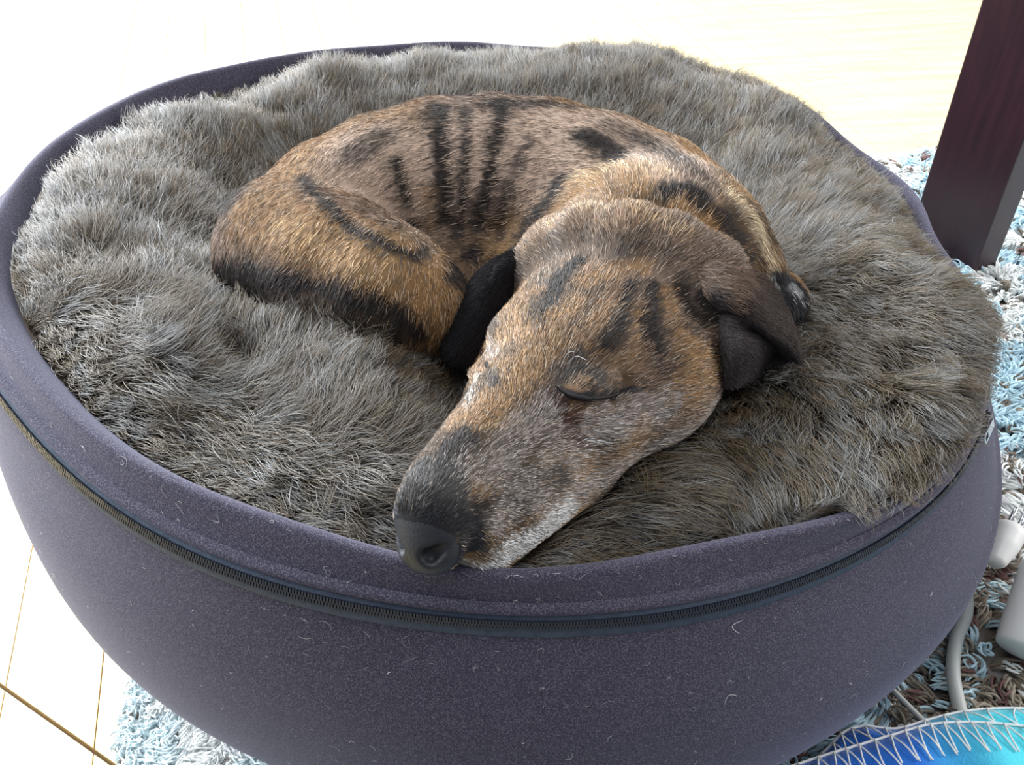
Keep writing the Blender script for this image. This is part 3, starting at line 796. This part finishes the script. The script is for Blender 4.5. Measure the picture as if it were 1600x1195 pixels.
if 'nohair' not in DEV:
    NCOAT = 300000 if 'few' not in DEV else 60000
    def keepf(C):
        zz = bed_z(C[:, 0], C[:, 1]); w_ = (C[:, 2] > zz-.012).astype(float)
        q = (C-HT)@HR; w_ *= ~(((q[:, 0]-.236)**2/.0150**2+(q[:, 1]-.003)**2/.0185**2+(q[:, 2]+.0225)**2/.0145**2 < 1) & (np.abs(q[:, 1]) < .04))
        w_ *= 1+1.0*((q[:, 0] > .11) & (np.abs(q[:, 1]) < .05) & (q[:, 2] > -.07)); w_ *= 1+1.2*((q[:, 0] > .0) & (np.abs(q[:, 1]) < .08) & (q[:, 2] > -.07))
        w_ *= 1+1.3*((q[:, 0] > .11) & (np.abs(q[:, 1]) < .05) & (q[:, 2] > -.07))
        w_ *= np.min(np.linalg.norm(C[:, None, :]-LIDS[None, ::3], axis=2), axis=1) > .0032
        return w_
    DFl = [tuple(f) for f in DF]
    P, T, u, v, Nf = sample_mesh(DV, DFl, NCOAT, 11, keepf)
    VN = grad(DV); N = unit(VN[T[:, 0]]*(1-u-v)[:, None]+VN[T[:, 1]]*u[:, None]+VN[T[:, 2]]*v[:, None])
    C = coat_colour(P+np.random.default_rng(3).normal(0, .0015, P.shape), np.random.default_rng(4).random(len(P)))
    A, D = lift_arrows(HD, hit)
    q = (P-HT)@HR
    front = smoothstep(.10, .20, q[:, 0])*(np.abs(q[:, 1]) < .06)*(q[:, 2] > -.08)
    hd = smoothstep(-.03, .03, q[:, 0])*(np.abs(q[:, 1]) < .08)*(q[:, 2] > -.08)
    r = np.random.default_rng(5)
    Ln = (.0068-.0003*hd-.0025*front)*(.7+.6*r.random(len(P)))
    pts, gi = groom(P-N*.0005, N, A, D, Ln, .30, 4, .75, 21, .16, clump=len(P)//14, clump_amt=.35)
    var = r.random(len(P)); pale = (r.random(len(P)) < .15)[:, None]
    C = C*(.22+1.5*var**1.4)[:, None]
    pale = pale & (C.max(1) > .075)[:, None]; C = np.where(pale, C*.6+np.array([.38, .32, .26])*.9, C)
    col = np.clip(C, 0, .9)
    rad = np.array([.00016, .00015, .00010, .00003])[None]*(.8+.4*r.random(len(P)))[:, None]
    COAT = hair_mat('coat_hair', .42, .45)
    o = make_curves('coat', pts, rad, col, COAT, dog); tag(o, None, None, None, 'stuff')
    # short velvety down on the ears
    EV = ALLV; P, T, u, v, Nf = sample_mesh(EV, EARF, 40000, 12)
    Ce = CC[T[:, 0]]*(.7+.9*r.random(len(P)))[:, None]
    A2 = np.array([W(800, 400, .3), W(1060, 430, .31), W(700, 540, .26), W(1230, 530, .27)]); D2 = unit(np.array([W(720, 500, .27)-W(800, 400, .3), W(1240, 540, .27)-W(1060, 430, .31)]*2))[[0, 1, 0, 1]]
    pts, gi = groom(P, Nf, A2, D2, .0034*(.7+.6*r.random(len(P))), .3, 3, .6, 22, .2)
    rad = np.array([.00014, .00012, .00004])[None]*np.ones((len(P), 1))
    o = make_curves('ear_down', pts, rad, np.clip(Ce, 0, 1), hair_mat('ear_velvet', .75, .12), dog); tag(o, None, None, None, 'stuff')
    # longer coat hair running from the skull over the root of the dog's left ear
    f0 = [f for f in EARF if k0_ <= f[0] < k1_ and np.linalg.norm(EV[f[0]]-W(1085, 440, .306)) < .034]
    P, T, u, v, Nf = sample_mesh(EV, f0, 16000, 14)
    dd = np.linalg.norm(P-W(1085, 440, .306), axis=1); kp = Nf@(-CF) > 0; kp &= r.random(len(P)) > smoothstep(.014, .034, dd); P = P[kp]; Nf = Nf[kp]
    Cb = coat_colour(P, r.random(len(P)))*(.3+1.0*r.random(len(P)))[:, None]
    D3 = unit(np.array([[0, 0, 0.]])+(W(1180, 480, .302)-W(1080, 440, .306))); A3 = W(1085, 440, .306)[None]
    pts, gi = groom(P, Nf, A3, D3, .0078*(.6+.7*r.random(len(P))), .28, 4, .8, 24, .25)
    o = make_curves('ear_root_hair', pts, np.array([.00015, .00014, .0001, .00003])[None]*np.ones((len(P), 1)), np.clip(Cb, 0, .9), COAT, dog); tag(o, None, None, None, 'stuff')
    # whiskers and brow hairs
    wl = []
    for (x, y, dx, dy, z) in [(760, 515, -42, -20, 0), (716, 496, 0, 0, 0)][:1]:
        a = hit(x, y); b = a+(W(x+dx, y+dy, a[2]+.006)-a); wl.append(spline([a, (a+b)/2+np.array([0, 0, .003]), b], 6))
    for (x, y, dx, dy) in [(860, 585, 10, -28), (875, 575, 22, -26), (885, 570, 30, -8)]:
        a = hit(x, y); b = W(x+dx, y+dy, a[2]+.012); wl.append(spline([a, (a+b)/2+np.array([0, 0, .004]), b], 6))
    wl = np.array(wl); o = make_curves('whisker', wl, np.full(wl.shape[:2], .00008), np.full((len(wl), 3), .6), COAT, dog); tag(o, None, None, None, 'stuff')
    print('coat', round(time.time()-T0, 1))

    # -------------------------------------------------------------- bed fur
    def bhit(px, py):
        h = bed_bvh.ray_cast(Vector(CAM), Vector(ray(px, py)), 3)
        return np.array(h[0]) if h[0] is not None else WP(px, py, -.02)
    #@@FURDIR
    FD = [(100, 300, -6, -22), (200, 220, -4, -20), (330, 170, 2, -20), (450, 130, 3, -20), (520, 130, 2, -22), (600, 120, 4, -20), (720, 110, 6, -18), (850, 110, 8, -20), (960, 100, 10, -18), (1060, 125, 14, -16), (1160, 160, 18, -14), (1230, 190, 20, -12),
          (1180, 240, 16, -18), (1300, 260, 20, -10), (1380, 340, 22, -2), (1290, 340, 18, -10), (1420, 440, 24, 2), (1320, 440, 20, 4), (1490, 540, 22, 10), (1400, 560, 20, 16), (1320, 520, 22, 14), (1450, 620, 16, 20), (1500, 620, 12, 22), (1480, 680, 8, 22), (1440, 700, 8, 22), (1400, 740, 8, 22),
          (1300, 700, 4, 22), (1200, 640, 2, 20), (1150, 740, 6, 20), (1000, 740, 20, 10), (950, 790, 22, 4), (1050, 820, 22, 6), (900, 840, 22, 2), (1200, 800, 16, 10), (1350, 620, 8, 20), (1260, 560, 10, 18),
          (280, 250, 8, -20), (400, 200, 12, -16), (420, 260, -14, -12), (350, 300, 10, -18), (250, 330, 6, -20), (130, 380, -10, -18), (60, 440, -16, -10), (200, 430, 8, -18), (300, 400, 14, -12), (350, 460, 8, -16), (120, 520, 16, 10), (200, 600, 20, 14),
          (300, 560, 10, -16), (300, 680, 22, 12), (400, 740, 24, 12), (430, 560, 12, -18), (500, 640, 4, -20), (520, 760, 22, 12), (600, 800, 22, 10), (600, 700, 8, -16), (660, 620, 10, -14), (560, 540, 14, -14), (640, 760, 16, 8), (450, 500, 14, -14), (700, 560, 10, -10), (620, 830, 20, 8)]
    #@@END
    NFUR = 260000 if 'few' not in DEV else 60000
    Vb = np.array([v_.co[:] for v_ in furbase_me.vertices]); Fb = [tuple(p.vertices) for p in furbase_me.polygons]
    def keepb(C):
        # nothing grows where the dog's body lies on it
        w_ = np.ones(len(C)); w_[np.hypot(C[:, 0], C[:, 1]) < .03] = 1
        return w_
    P, T, u, v, Nf = sample_mesh(Vb, Fb, NFUR, 31, keepb)
    Nf = np.where(Nf[:, 2:3] < 0, -Nf, Nf)
    inside = field(P+np.array([0, 0, .004])) < -.002; P = P[~inside]; Nf = Nf[~inside]
    A, D = lift_arrows(FD, bhit)
    r = np.random.default_rng(8)
    L = .030*(.65+.6*r.random(len(P)))*(.8+.5*N2(P, 18))
    rho = np.hypot(P[:, 0], P[:, 1])/rim_r(np.arctan2(P[:, 1], P[:, 0]))
    dg = np.degrees(np.arctan2(P[:, 1], P[:, 0])); quiet = ((dg > 80) | (dg < -60) | ((dg > -14) & (dg < 34)))
    L = np.where(quiet & (rho > .90), L*.55, L); L = np.where(~quiet & (rho > .93), L*.7, L)
    # turn the lay a little from place to place
    pts, gi = groom(P, Nf, A, D, L, .68, 6, .85, 41, .26, clump=len(P)//30, clump_amt=.56, curl=.35)
    # rim hair keeps to the inside of the fabric edge where the edge stands proud
    tt_ = np.arctan2(pts[..., 1], pts[..., 0]); rr_ = np.hypot(pts[..., 0], pts[..., 1]); Rm = rim_r(tt_.ravel()).reshape(rr_.shape)-.008-.006*(np.degrees(tt_).ravel().reshape(rr_.shape) > 95)-.006*(np.degrees(tt_) < -150)
    dgg = np.degrees(tt_); lim = (dgg > 78) | (dgg < -60) | ((dgg > -15) & (dgg < 36)); over = lim & (rr_ > Rm)
    ex_ = r.uniform(.004, .022, len(P))[:, None]; over2 = (dgg >= -60) & (dgg <= -15) & (rr_ > Rm+ex_)
    sc_ = np.where(over, Rm/rr_, np.where(over2, (Rm+ex_)/rr_, 1)); pts[..., 0] *= sc_; pts[..., 1] *= sc_
    # keep the strands out of the dog
    S_ = pts.reshape(-1, 3); fd = field(S_); bad = fd < .001
    gb = grad(S_[bad]); S_[bad] += gb*np.minimum(.001-fd[bad], .02)[:, None]; pts = S_.reshape(pts.shape)
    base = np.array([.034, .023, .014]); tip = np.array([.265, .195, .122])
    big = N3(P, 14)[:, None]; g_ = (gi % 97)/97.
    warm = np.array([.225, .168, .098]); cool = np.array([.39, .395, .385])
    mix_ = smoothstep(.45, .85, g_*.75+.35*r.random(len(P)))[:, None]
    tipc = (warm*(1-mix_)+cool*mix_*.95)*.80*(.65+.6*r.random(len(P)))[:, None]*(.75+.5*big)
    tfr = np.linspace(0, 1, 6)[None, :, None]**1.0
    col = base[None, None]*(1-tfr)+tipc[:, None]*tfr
    rad = (np.array([.00020, .00020, .00018, .00014, .00009, .00003])[None]*(.8+.5*r.random(len(P)))[:, None])
    FURM = hair_mat('bed_fur', .34, .8)
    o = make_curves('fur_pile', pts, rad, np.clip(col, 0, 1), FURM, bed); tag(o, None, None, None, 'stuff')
    print('fur', round(time.time()-T0, 1))

# ================================================================== bed details: zip, pull, seams, lint
ZTAPE = noisy('zip_tape', (.035, .048, .075), (.055, .072, .105), 200, .7, bump=.4, bscale=1500)
ZTEETH = simple('zip_teeth', (.012, .017, .028), .35, spec=.6)
def zip_frame(t, dz=0., dr=0.):
    R = zip_r(t)+dr; x, y = R*math.cos(t), R*math.sin(t); return np.array([x, y, plane_z(x, y)-ZD+dz])
t_open = math.atan2(*(WP(1533, 565, -ZD)[1::-1]))
tz_a, tz_b = math.radians(-215), t_open
TS = np.linspace(tz_a, tz_b, 420)
def zip_surf(t, s):
    """point on the shell near the zip: s metres below (+) or above (-) the zip line, measured along the wall, lifted"""
    x, y = math.cos(t), math.sin(t); R = rim_r(t); Z2 = zip_r(t); zr = plane_z(R*x, R*y); zz = plane_z(Z2*x, Z2*y)-ZD; B = bul_r(t)
    up = np.array([R+(Z2-R)*.55-Z2, (zr-zz)*.55]); up /= np.linalg.norm(up); dn = np.array([(B-Z2)*.42, -.032]); dn /= np.linalg.norm(dn)
    dirv = dn if s > 0 else up; avg = unit(dn-up); nrm = np.array([-avg[1], avg[0]])
    p = np.array([Z2, zz])+dirv*abs(s)
    n1_ = N1(np.array([[p[0]*x, p[0]*y, p[1]*.6]]), 7)[0]-.5
    return p, nrm, x, y
def ribbon(name, s0, s1, h0, h1, mat, parent, n=420, mid=None):
    V = []; F = []; k = 5
    for t in np.linspace(tz_a, tz_b, n):
        for j in range(k):
            u = j/(k-1); s = s0+(s1-s0)*u; p, nr, x, y = zip_surf(t, s); hgt = (h0+(h1-h0)*u)+(.0006 if 0 < j < k-1 else -.0012)
            p = p+nr*hgt; V.append((p[0]*x, p[0]*y, p[1]))
    for i in range(n-1):
        for j in range(k-1): a = i*k+j; F.append((a, a+1, a+k+1, a+k))
    o = link(name, mesh_from(name, V, F), mat, parent)
    return o
zipper = ribbon('zip_tape', -.0048, .0090, .0022, .0020, ZTAPE, bed)
fl = ribbon('zip_flap', -.0100, -.0040, .0012, .0036, FAB, bed)
# teeth: two interlocked rows, too fine to take apart singly
V = []; F = []
arc = 0; prev = None
tlist = np.linspace(tz_a, math.atan2(*(WP(1534, 640, -ZD)[1::-1])), 1500)
for i, t in enumerate(tlist):
    p, nr, x, y = zip_surf(t, .0008); s = .0011 if i % 2 else -.0011
    q = np.array([p[0], p[1]])+nr*.0034; tang = np.array([-nr[1], nr[0]])*-1
    c = q+tang*s; tdir = np.array([-y, x, 0]); up3 = np.array([nr[0]*x, nr[0]*y, nr[1]]); sd = np.array([tang[0]*x, tang[0]*y, tang[1]]); c3 = np.array([c[0]*x, c[0]*y, c[1]])
    b0 = len(V)
    for a_ in (-1, 1):
        for b_ in (-1, 1):
            for d_ in (-1, 1): V.append(c3+tdir*.00050*a_+sd*.0013*b_+up3*.0007*d_)
    F += [tuple(b0+k for k in f) for f in ((0, 1, 3, 2), (4, 6, 7, 5), (0, 4, 5, 1), (2, 3, 7, 6), (0, 2, 6, 4), (1, 5, 7, 3))]
o = link('zip_teeth', mesh_from('zip_teeth', V, F), ZTEETH, bed, False); tag(o, None, None, None, 'stuff')
# zip slider and its metal pull
METAL = simple('zip_metal', (.55, .56, .58), .25, 1.)
DKM = simple('zip_slider_dark', (.10, .10, .11), .35, .8)
def pull():
    t = math.atan2(*(WP(1536, 655, -ZD)[1::-1]))
    p, nr, x, y = zip_surf(t, .002); c3 = np.array([p[0]*x, p[0]*y, p[1]]); n3 = np.array([nr[0]*x, nr[0]*y, nr[1]]); td = np.array([y, -x, 0.])   # towards the front
    sl = box_mesh('zip_slider', .011, .007, .004, .0012)
    s = link('zip_slider', sl, DKM, bed)
    Z_ = Vector(n3); X_ = Vector(td-n3*(td@n3)).normalized(); Y_ = Z_.cross(X_)
    def mat(o, c): 
        mm = Matrix.Identity(4)
        for i in range(3): mm[i][0], mm[i][1], mm[i][2], mm[i][3] = X_[i], Y_[i], Z_[i], c[i]
        o.matrix_world = mm
    mat(s, c3+n3*.0045)
    # pull tab: flat frame with an opening at its end
    bm = bmesh.new()
    L_, w0, w1 = .024, .0028, .0036
    outer = [(0, -w0), (L_-.003, -w1), (L_, -w1*.5), (L_, w1*.5), (L_-.003, w1), (0, w0)]
    inner = [(L_*.62, -w1*.5), (L_*.86, -w1*.55), (L_*.90, -w1*.3), (L_*.90, w1*.3), (L_*.86, w1*.55), (L_*.62, w1*.5)]
    vo = [[bm.verts.new((a, b, z)) for a, b in outer] for z in (0, .0012)]; vi = [[bm.verts.new((a, b, z)) for a, b in inner] for z in (0, .0012)]
    for i in range(6):
        k = (i+1) % 6
        for lay, fl_ in ((0, True), (1, False)):
            q = [vo[lay][i], vo[lay][k], vi[lay][k], vi[lay][i]]; bm.faces.new(q[::-1] if fl_ else q)
        bm.faces.new([vo[0][i], vo[0][k], vo[1][k], vo[1][i]]); bm.faces.new([vi[0][k], vi[0][i], vi[1][i], vi[1][k]])
    bmesh.ops.recalc_face_normals(bm, faces=bm.faces[:]); me = bpy.data.meshes.new('pull_tab'); bm.to_mesh(me); bm.free()
    pt = link('pull_tab', me, METAL, s, False); tag(pt, 'silver metal pull tab with an opening')
    pt.location = (.001, 0, .0022); pt.rotation_euler = (0, math.radians(2), math.radians(-8))
pull()
# edge piping that closes the fabric at the rim
pp = [np.array([rim_r(t)*math.cos(t), rim_r(t)*math.sin(t), 0]) for t in np.linspace(0, 2*np.pi, 240, endpoint=False)]
for p_ in pp: p_[2] = plane_z(p_[0], p_[1])+.0012
# lint: pale dog hairs stuck to the fabric
r = np.random.default_rng(17); LP = []; LR = []
shell_bvh = BVHTree.FromPolygons([tuple(map(float, v)) for v in SP.reshape(-1, 3)], [tuple(p.vertices) for p in cover.data.polygons][:-1])
def shell_proj(p, h=.0006):
    q = shell_bvh.find_nearest(Vector(p)); n = np.array(q[1]); 
    if n@np.array([p[0], p[1], 0]) < 0: n = -n
    return np.array(q[0])+n*h
for i in range(1150):
    t = r.uniform(math.radians(-195), math.radians(15)); s = r.uniform(.40, .80) if r.random() < .88 else r.uniform(.30, .40)
    k = int((t % (2*np.pi))/(2*np.pi)*NT) % NT; p = SP[k, int(s*60)]
    a = r.uniform(0, 6.28); tv = np.array([-math.sin(t), math.cos(t), 0]); uv = np.array([0, 0, 1.]); L = r.choice([.0016, .003, .005, .008], p=[.45, .33, .16, .06])
    d = tv*math.cos(a)+uv*math.sin(a); e = -tv*math.sin(a)+uv*math.cos(a); cv = r.normal(0, .35)
    LP.append([shell_proj(p+d*L*(u-.5)+e*L*cv*math.sin(u*3.14)) for u in np.linspace(0, 1, 5)]); LR.append(r.choice([.00004, .00008, .00013], p=[.58, .30, .12]))
LP = np.array(LP); o = make_curves('lint', LP, np.array(LR)[:, None]*np.array([.5, 1, 1, 1, .5])[None], np.repeat(r.choice([.30, .45, .66], p=[.45, .3, .25], size=(len(LP), 1)), 3, axis=1), hair_mat('lint_hair', .5, .3), bed); tag(o, None, None, None, 'stuff')
print('zip', round(time.time()-T0, 1))

# ================================================================== RUG
rug = empty('rug'); tag(rug, 'pale blue and white shaggy rug under the pet bed, its shade put into the browner pile', 'rug')
RL0 = W(214, 1062, 0)[:2]; RL1 = W(222, 1190, 0)[:2]
def rug_left(y): return RL0[0]+(RL1[0]-RL0[0])*(y-RL0[1])/(RL1[1]-RL0[1])*.4
yb = W(1435, 262, 0)[1]
cn = [(rug_left(-1.0), -1.0), (1.5, -1.0), (1.5, yb+.02), (rug_left(yb), yb-.02)]
V = [(x, y, .0005) for x, y in cn]+[(x, y, .005) for x, y in cn]
link('rug_backing', mesh_from('rug_backing', V, [(3, 2, 1, 0), (4, 5, 6, 7)]+[(i, (i+1) % 4, 4+(i+1) % 4, 4+i) for i in range(4)]), noisy('rug_backing', (.12, .10, .09), (.22, .21, .20), 40, .9), rug, False)
r = np.random.default_rng(23)
nt_ = 36000 if 'few' not in DEV else 12000
x = r.uniform(-.36, 1.1, nt_*2); y = r.uniform(-.62, yb+.02, nt_*2); ex = r.random(nt_*2) < .12; x[ex] = r.uniform(-.3, .0, ex.sum()); y[ex] = r.uniform(-.5, -.15, ex.sum())
m = (x > rug_left(y)) & ~((np.hypot(x, y) < .30)) & ~((np.abs(x) < .27) & (y > 0)); m &= ~((x > .8) & (y < 0)); x = x[m][:nt_]; y = y[m][:nt_]
G = np.stack([x, y, np.full(len(x), .005)], 1)
pal = np.array([[.80, .83, .82], [.50, .68, .76], [.66, .77, .80], [.30, .26, .21], [.20, .11, .10], [.17, .14, .11]])
nn = N1(G, 12); n2 = N2(G, 30); brown = smoothstep(-.02, -.26, y)*smoothstep(.05, .3, x)-.16*(x < .05)  # extra brown tufts at front right: bed's shade put into the pile colour
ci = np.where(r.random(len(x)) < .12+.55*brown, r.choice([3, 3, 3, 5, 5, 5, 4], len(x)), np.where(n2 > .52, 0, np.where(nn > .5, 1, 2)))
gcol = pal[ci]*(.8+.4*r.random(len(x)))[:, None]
K = 5; per = 5
lean = np.stack([N3(G, 25)-.5, N4(G, 25)-.5, 0*x], 1)*3.0+r.normal(0, .35, (len(x), 3)); lean[:, 2] = 0
L = .020*(.7+.6*r.random(len(x))); L = np.where(x < 0, L*.62, L)
allp = []; allr = []; allc = []
for j in range(per):
    off = r.normal(0, .0013, (len(x), 3)); off[:, 2] = 0
    pts = np.zeros((len(x), K, 3)); pts[:, 0] = G+off
    for i in range(1, K):
        u = i/(K-1); d = np.array([0, 0, 1.])[None]*(1.15-u*1.15)+lean*(.35+u*.9)+np.stack([np.cos(j*1.26+u*5), np.sin(j*1.26+u*5), 0*u+np.zeros_like(np.cos(j))], -1)[None]*.35
        pts[:, i] = pts[:, i-1]+unit(d)*(L/(K-1))[:, None]
    pts[..., 2] = np.maximum(pts[..., 2], .004)
    allp.append(pts); allr.append(np.where(x < 0, .0009, .00105)[:, None]*np.array([1, 1.1, 1.1, .9, .4])[None]); allc.append(gcol*(.9+.2*r.random(len(x)))[:, None])
# strands must not poke through the bed
AP = np.vstack(allp); rb = np.hypot(AP[..., 0], AP[..., 1]); lim = .275+np.minimum(AP[..., 2]/.06, 1)*.07
okm = np.all(rb > lim+.0, axis=1)
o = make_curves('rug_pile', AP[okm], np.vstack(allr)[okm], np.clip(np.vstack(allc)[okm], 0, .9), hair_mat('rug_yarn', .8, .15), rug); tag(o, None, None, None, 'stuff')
print('rug', round(time.time()-T0, 1))

# ================================================================== TABLE LEG
table = empty('table', (0.5, .24, 0)); tag(table, 'dark mahogany table, one square leg standing on the rug behind the bed', 'table')
Kc = W(1515, 441, 0)[:2]; Rc = W(1549, 430, 0)[:2]; Lc = np.array([Kc[0]-.050, Kc[1]+.066])
def table_leg():
    Fc = Lc+Rc-Kc; q = [Kc, Rc, Fc, Lc]; hgt = .86; tiltv = np.array([LEANX, LEANY])*hgt
    bm = bmesh.new(); lo = [bm.verts.new((p[0], p[1], .004)) for p in q]; hi = [bm.verts.new((p[0]+tiltv[0], p[1]+tiltv[1], hgt)) for p in q]
    bm.faces.new(lo[::-1]); bm.faces.new(hi)
    for i in range(4): k = (i+1) % 4; bm.faces.new([lo[i], lo[k], hi[k], hi[i]])
    bmesh.ops.bevel(bm, geom=bm.edges[:], offset=.0015, segments=2, profile=.5, affect='EDGES')
    for v in bm.verts: v.co -= Vector((.5, .24, 0))
    me = bpy.data.meshes.new('leg'); bm.to_mesh(me); bm.free(); return me
LEANX, LEANY = 0., 0.
MAHO = noisy('mahogany', (.016, .005, .009), (.028, .008, .013), 30, .35, stretch=(6, 6, .6), spec=.5)
link('leg', table_leg(), MAHO, table, False)

# ================================================================== CABLES, PLUG, CASING
WHITEP = simple('white_plastic', (.80, .80, .78), .35); GREYP = simple('grey_cable_sheath', (.46, .48, .46), .5)
o = link('power_cable', tube_mesh('power_cable', spline([W(1500, 860, .034), W(1507, 910, .034), W(1510, 955, .031), W(1494, 1000, .027), W(1489, 1050, .024), W(1499, 1105, .020), W(1512, 1150, .016), W(1530, 1190, .014)], 40), .0048, 12), GREYP)
tag(o, 'thick pale grey cable curving down beside the pet bed to the blue blanket', 'cable')
o = link('thin_cable', tube_mesh('thin_cable', spline([W(1375, 1048, .024), W(1393, 1075, .024), W(1420, 1103, .022), W(1452, 1136, .019), W(1480, 1170, .012)], 30), .0019, 8), GREYP)
tag(o, 'thin grey cable lying on the brown rug just in front of the bed', 'cable')
plug = empty('power_plug', tuple(W(1570, 850, .035))); tag(plug, 'white two-pin power plug resting against the right side of the bed', 'plug')
def plug_parts():
    a, b = W(1552, 882, .030), W(1583, 822, .040); ax = unit(b-a); n = 24
    ts_ = np.linspace(0, 1, n); pts = [a+(b-a)*t for t in ts_]
    rad = np.interp(ts_, [0, .08, .5, .85, .97, 1], [.005, .0080, .0112, .0118, .0102, .0035])
    me = tube_mesh('plug_body', np.array(pts)-W(1570, 850, .035), rad, 20); link('plug_body', me, WHITEP, plug)
    side = unit(np.cross(ax, CF))
    for s in (-1, 1):
        p0 = b+side*s*.0042-ax*.002; pts = [p0, p0+ax*.010, p0+ax*.0165, p0+ax*.0175]
        link('pin', tube_mesh('pin', np.array(pts)-W(1570, 850, .035), [.0019, .0019, .0019, .0012], 10), METAL, plug)
plug_parts()
o = link('plastic_casing', tube_mesh('plastic_casing', spline([W(1668, 860, .075), W(1640, 930, .055), W(1612, 1000, .036), W(1603, 1024, .031)], 20), np.interp(np.linspace(0, 1, 20), [0, .06, .2, .9, .97, 1], [.012, .02, .024, .0205, .017, .008]), 24), WHITEP)
tag(o, 'rounded white plastic casing cut off by the photo edge above the blanket', 'casing')

# ================================================================== BLANKET
def blanket():
    m, nt, b = new_mat('blue_fleece')
    tc = nt.nodes.new('ShaderNodeTexCoord'); n = nt.nodes.new('ShaderNodeTexNoise'); n.inputs['Scale'].default_value = 9; n.inputs['Detail'].default_value = 5
    sx = nt.nodes.new('ShaderNodeSeparateXYZ'); ad = nt.nodes.new('ShaderNodeMath'); ad.operation = 'MULTIPLY_ADD'
    mr = nt.nodes.new('ShaderNodeMapRange'); x0, x1 = W(1420, 1160, .05)[0], W(1590, 1160, .05)[0]
    xo = W(1500, 1150, 0)[0]; mr.inputs[1].default_value = x0-xo; mr.inputs[2].default_value = x1-xo; mr.inputs[3].default_value = 0.; mr.inputs[4].default_value = .8
    nt.links.new(tc.outputs['Object'], n.inputs[0]); nt.links.new(tc.outputs['Object'], sx.inputs[0]); nt.links.new(sx.outputs[0], mr.inputs[0])
    ad.inputs[1].default_value = .6; nt.links.new(n.outputs[0], ad.inputs[0]); nt.links.new(mr.outputs[0], ad.inputs[2])
    r_ = nt.nodes.new('ShaderNodeValToRGB'); r_.color_ramp.elements[0].position = .3; r_.color_ramp.elements[1].position = 1.
    r_.color_ramp.elements[0].color = (.020, .16, .62, 1); r_.color_ramp.elements[1].color = (.10, .72, .85, 1)  # cyan towards the right: the brightly lit end put into the fleece colour
    nt.links.new(ad.outputs[0], r_.inputs[0]); nt.links.new(r_.outputs[0], b.inputs['Base Color']); b.inputs['Roughness'].default_value = .95; b.inputs['Specular IOR Level'].default_value = .1
    b.inputs['Sheen Weight'].default_value = .3
    n2 = nt.nodes.new('ShaderNodeTexNoise'); n2.inputs['Scale'].default_value = 700; bp = nt.nodes.new('ShaderNodeBump'); bp.inputs['Strength'].default_value = .6; bp.inputs['Distance'].default_value = .0012
    nt.links.new(tc.outputs['Object'], n2.inputs[0]); nt.links.new(n2.outputs[0], bp.inputs['Height']); nt.links.new(bp.outputs[0], b.inputs['Normal'])
    YARN = simple('white_edging_yarn', (.78, .80, .80), .7)
    root = empty('blanket', tuple(W(1500, 1150, 0)[:2])+(0,)); org = np.array(root.location)
    tag(root, 'blue fleece blanket with white zigzag stitched edge on the rug, bottom right corner', 'blanket')
    def layer(name, edge, z, depth, th):
        E_ = spline([W(x, y, z) for x, y in edge], 60); fw = np.array([.10, -.99, 0]); K_ = 16
        top = np.zeros((60, K_, 3))
        for i in range(60):
            for j in range(K_):
                u = j/(K_-1); p = E_[i]+fw*depth*u
                p = p+np.array([0, 0, (1-(1-min(u*9, 1))**2)*th*.5-.018*max(u-.3, 0)+.003*math.sin(i*.35+u*2)*min(u*6, 1)]); top[i, j] = p
        V = [p-org for p in top.reshape(-1, 3)]+[p-org-np.array([0, 0, th]) for p in top.reshape(-1, 3)]; n_ = 60*K_; F = []
        for i in range(59):
            for j in range(K_-1):
                a = i*K_+j; F.append((a, a+1, a+K_+1, a+K_)); F.append((n_+a, n_+a+K_, n_+a+K_+1, n_+a+1))
            a = i*K_; F.append((a, a+K_, n_+a+K_, n_+a)); a = i*K_+K_-1; F.append((a, n_+a, n_+a+K_, a+K_))
        for j in range(K_-1):
            a = j; F.append((a, n_+a, n_+a+1, a+1)); a = 59*K_+j; F.append((a, a+1, n_+a+1, n_+a))
        return link(name, mesh_from(name, V, F), m, root), top
    lb, tb_ = layer('under_fold', [(1262, 1200), (1296, 1168), (1318, 1146), (1350, 1136), (1400, 1140), (1450, 1126), (1500, 1114), (1560, 1108), (1640, 1110), (1720, 1118)], .030, .10, .010)
    la, ta = layer('upper_fold', [(1215, 1206), (1290, 1181), (1340, 1166), (1400, 1148), (1450, 1134), (1500, 1130), (1560, 1132), (1640, 1142), (1720, 1160)], .046, .16, .010)
    def sew(top, par, step, k):
        n_ = top.shape[0]
        up = np.array([0, 0, .0016])
        for i in range(0, n_-step, step):
            a, c = top[i, 0]+up, top[min(i+step//2+1, n_-1), k]+up; b_ = top[min(i+step, n_-1), 0]+up
            mid = top[i+step//4, k//2]+up*1.6
            for q0, q1, md in ((a, c, top[i+(step//2+1)//2, k//2]+up*1.5), (b_, c, top[min(i+step-1, n_-1), k//2]+up*1.5)):
                jt = np.array([random.uniform(-.0012, .0012), random.uniform(-.002, .002), 0]); q1 = q1+jt
                link('edging_stitch', tube_mesh('edging_stitch', spline([q0-np.array([0, -.0015, .004]), q0, md+jt*.6, q1], 9)-org, .0006, 6), YARN, par)
        link('edging_cord', tube_mesh('edging_cord', top[:, 0]-org+np.array([0, .0005, .0006]), .0009, 8), YARN, par)
    sew(ta, la, 3, 2); sew(tb_, lb, 4, 2)
blanket()
print('done', round(time.time()-T0, 1))
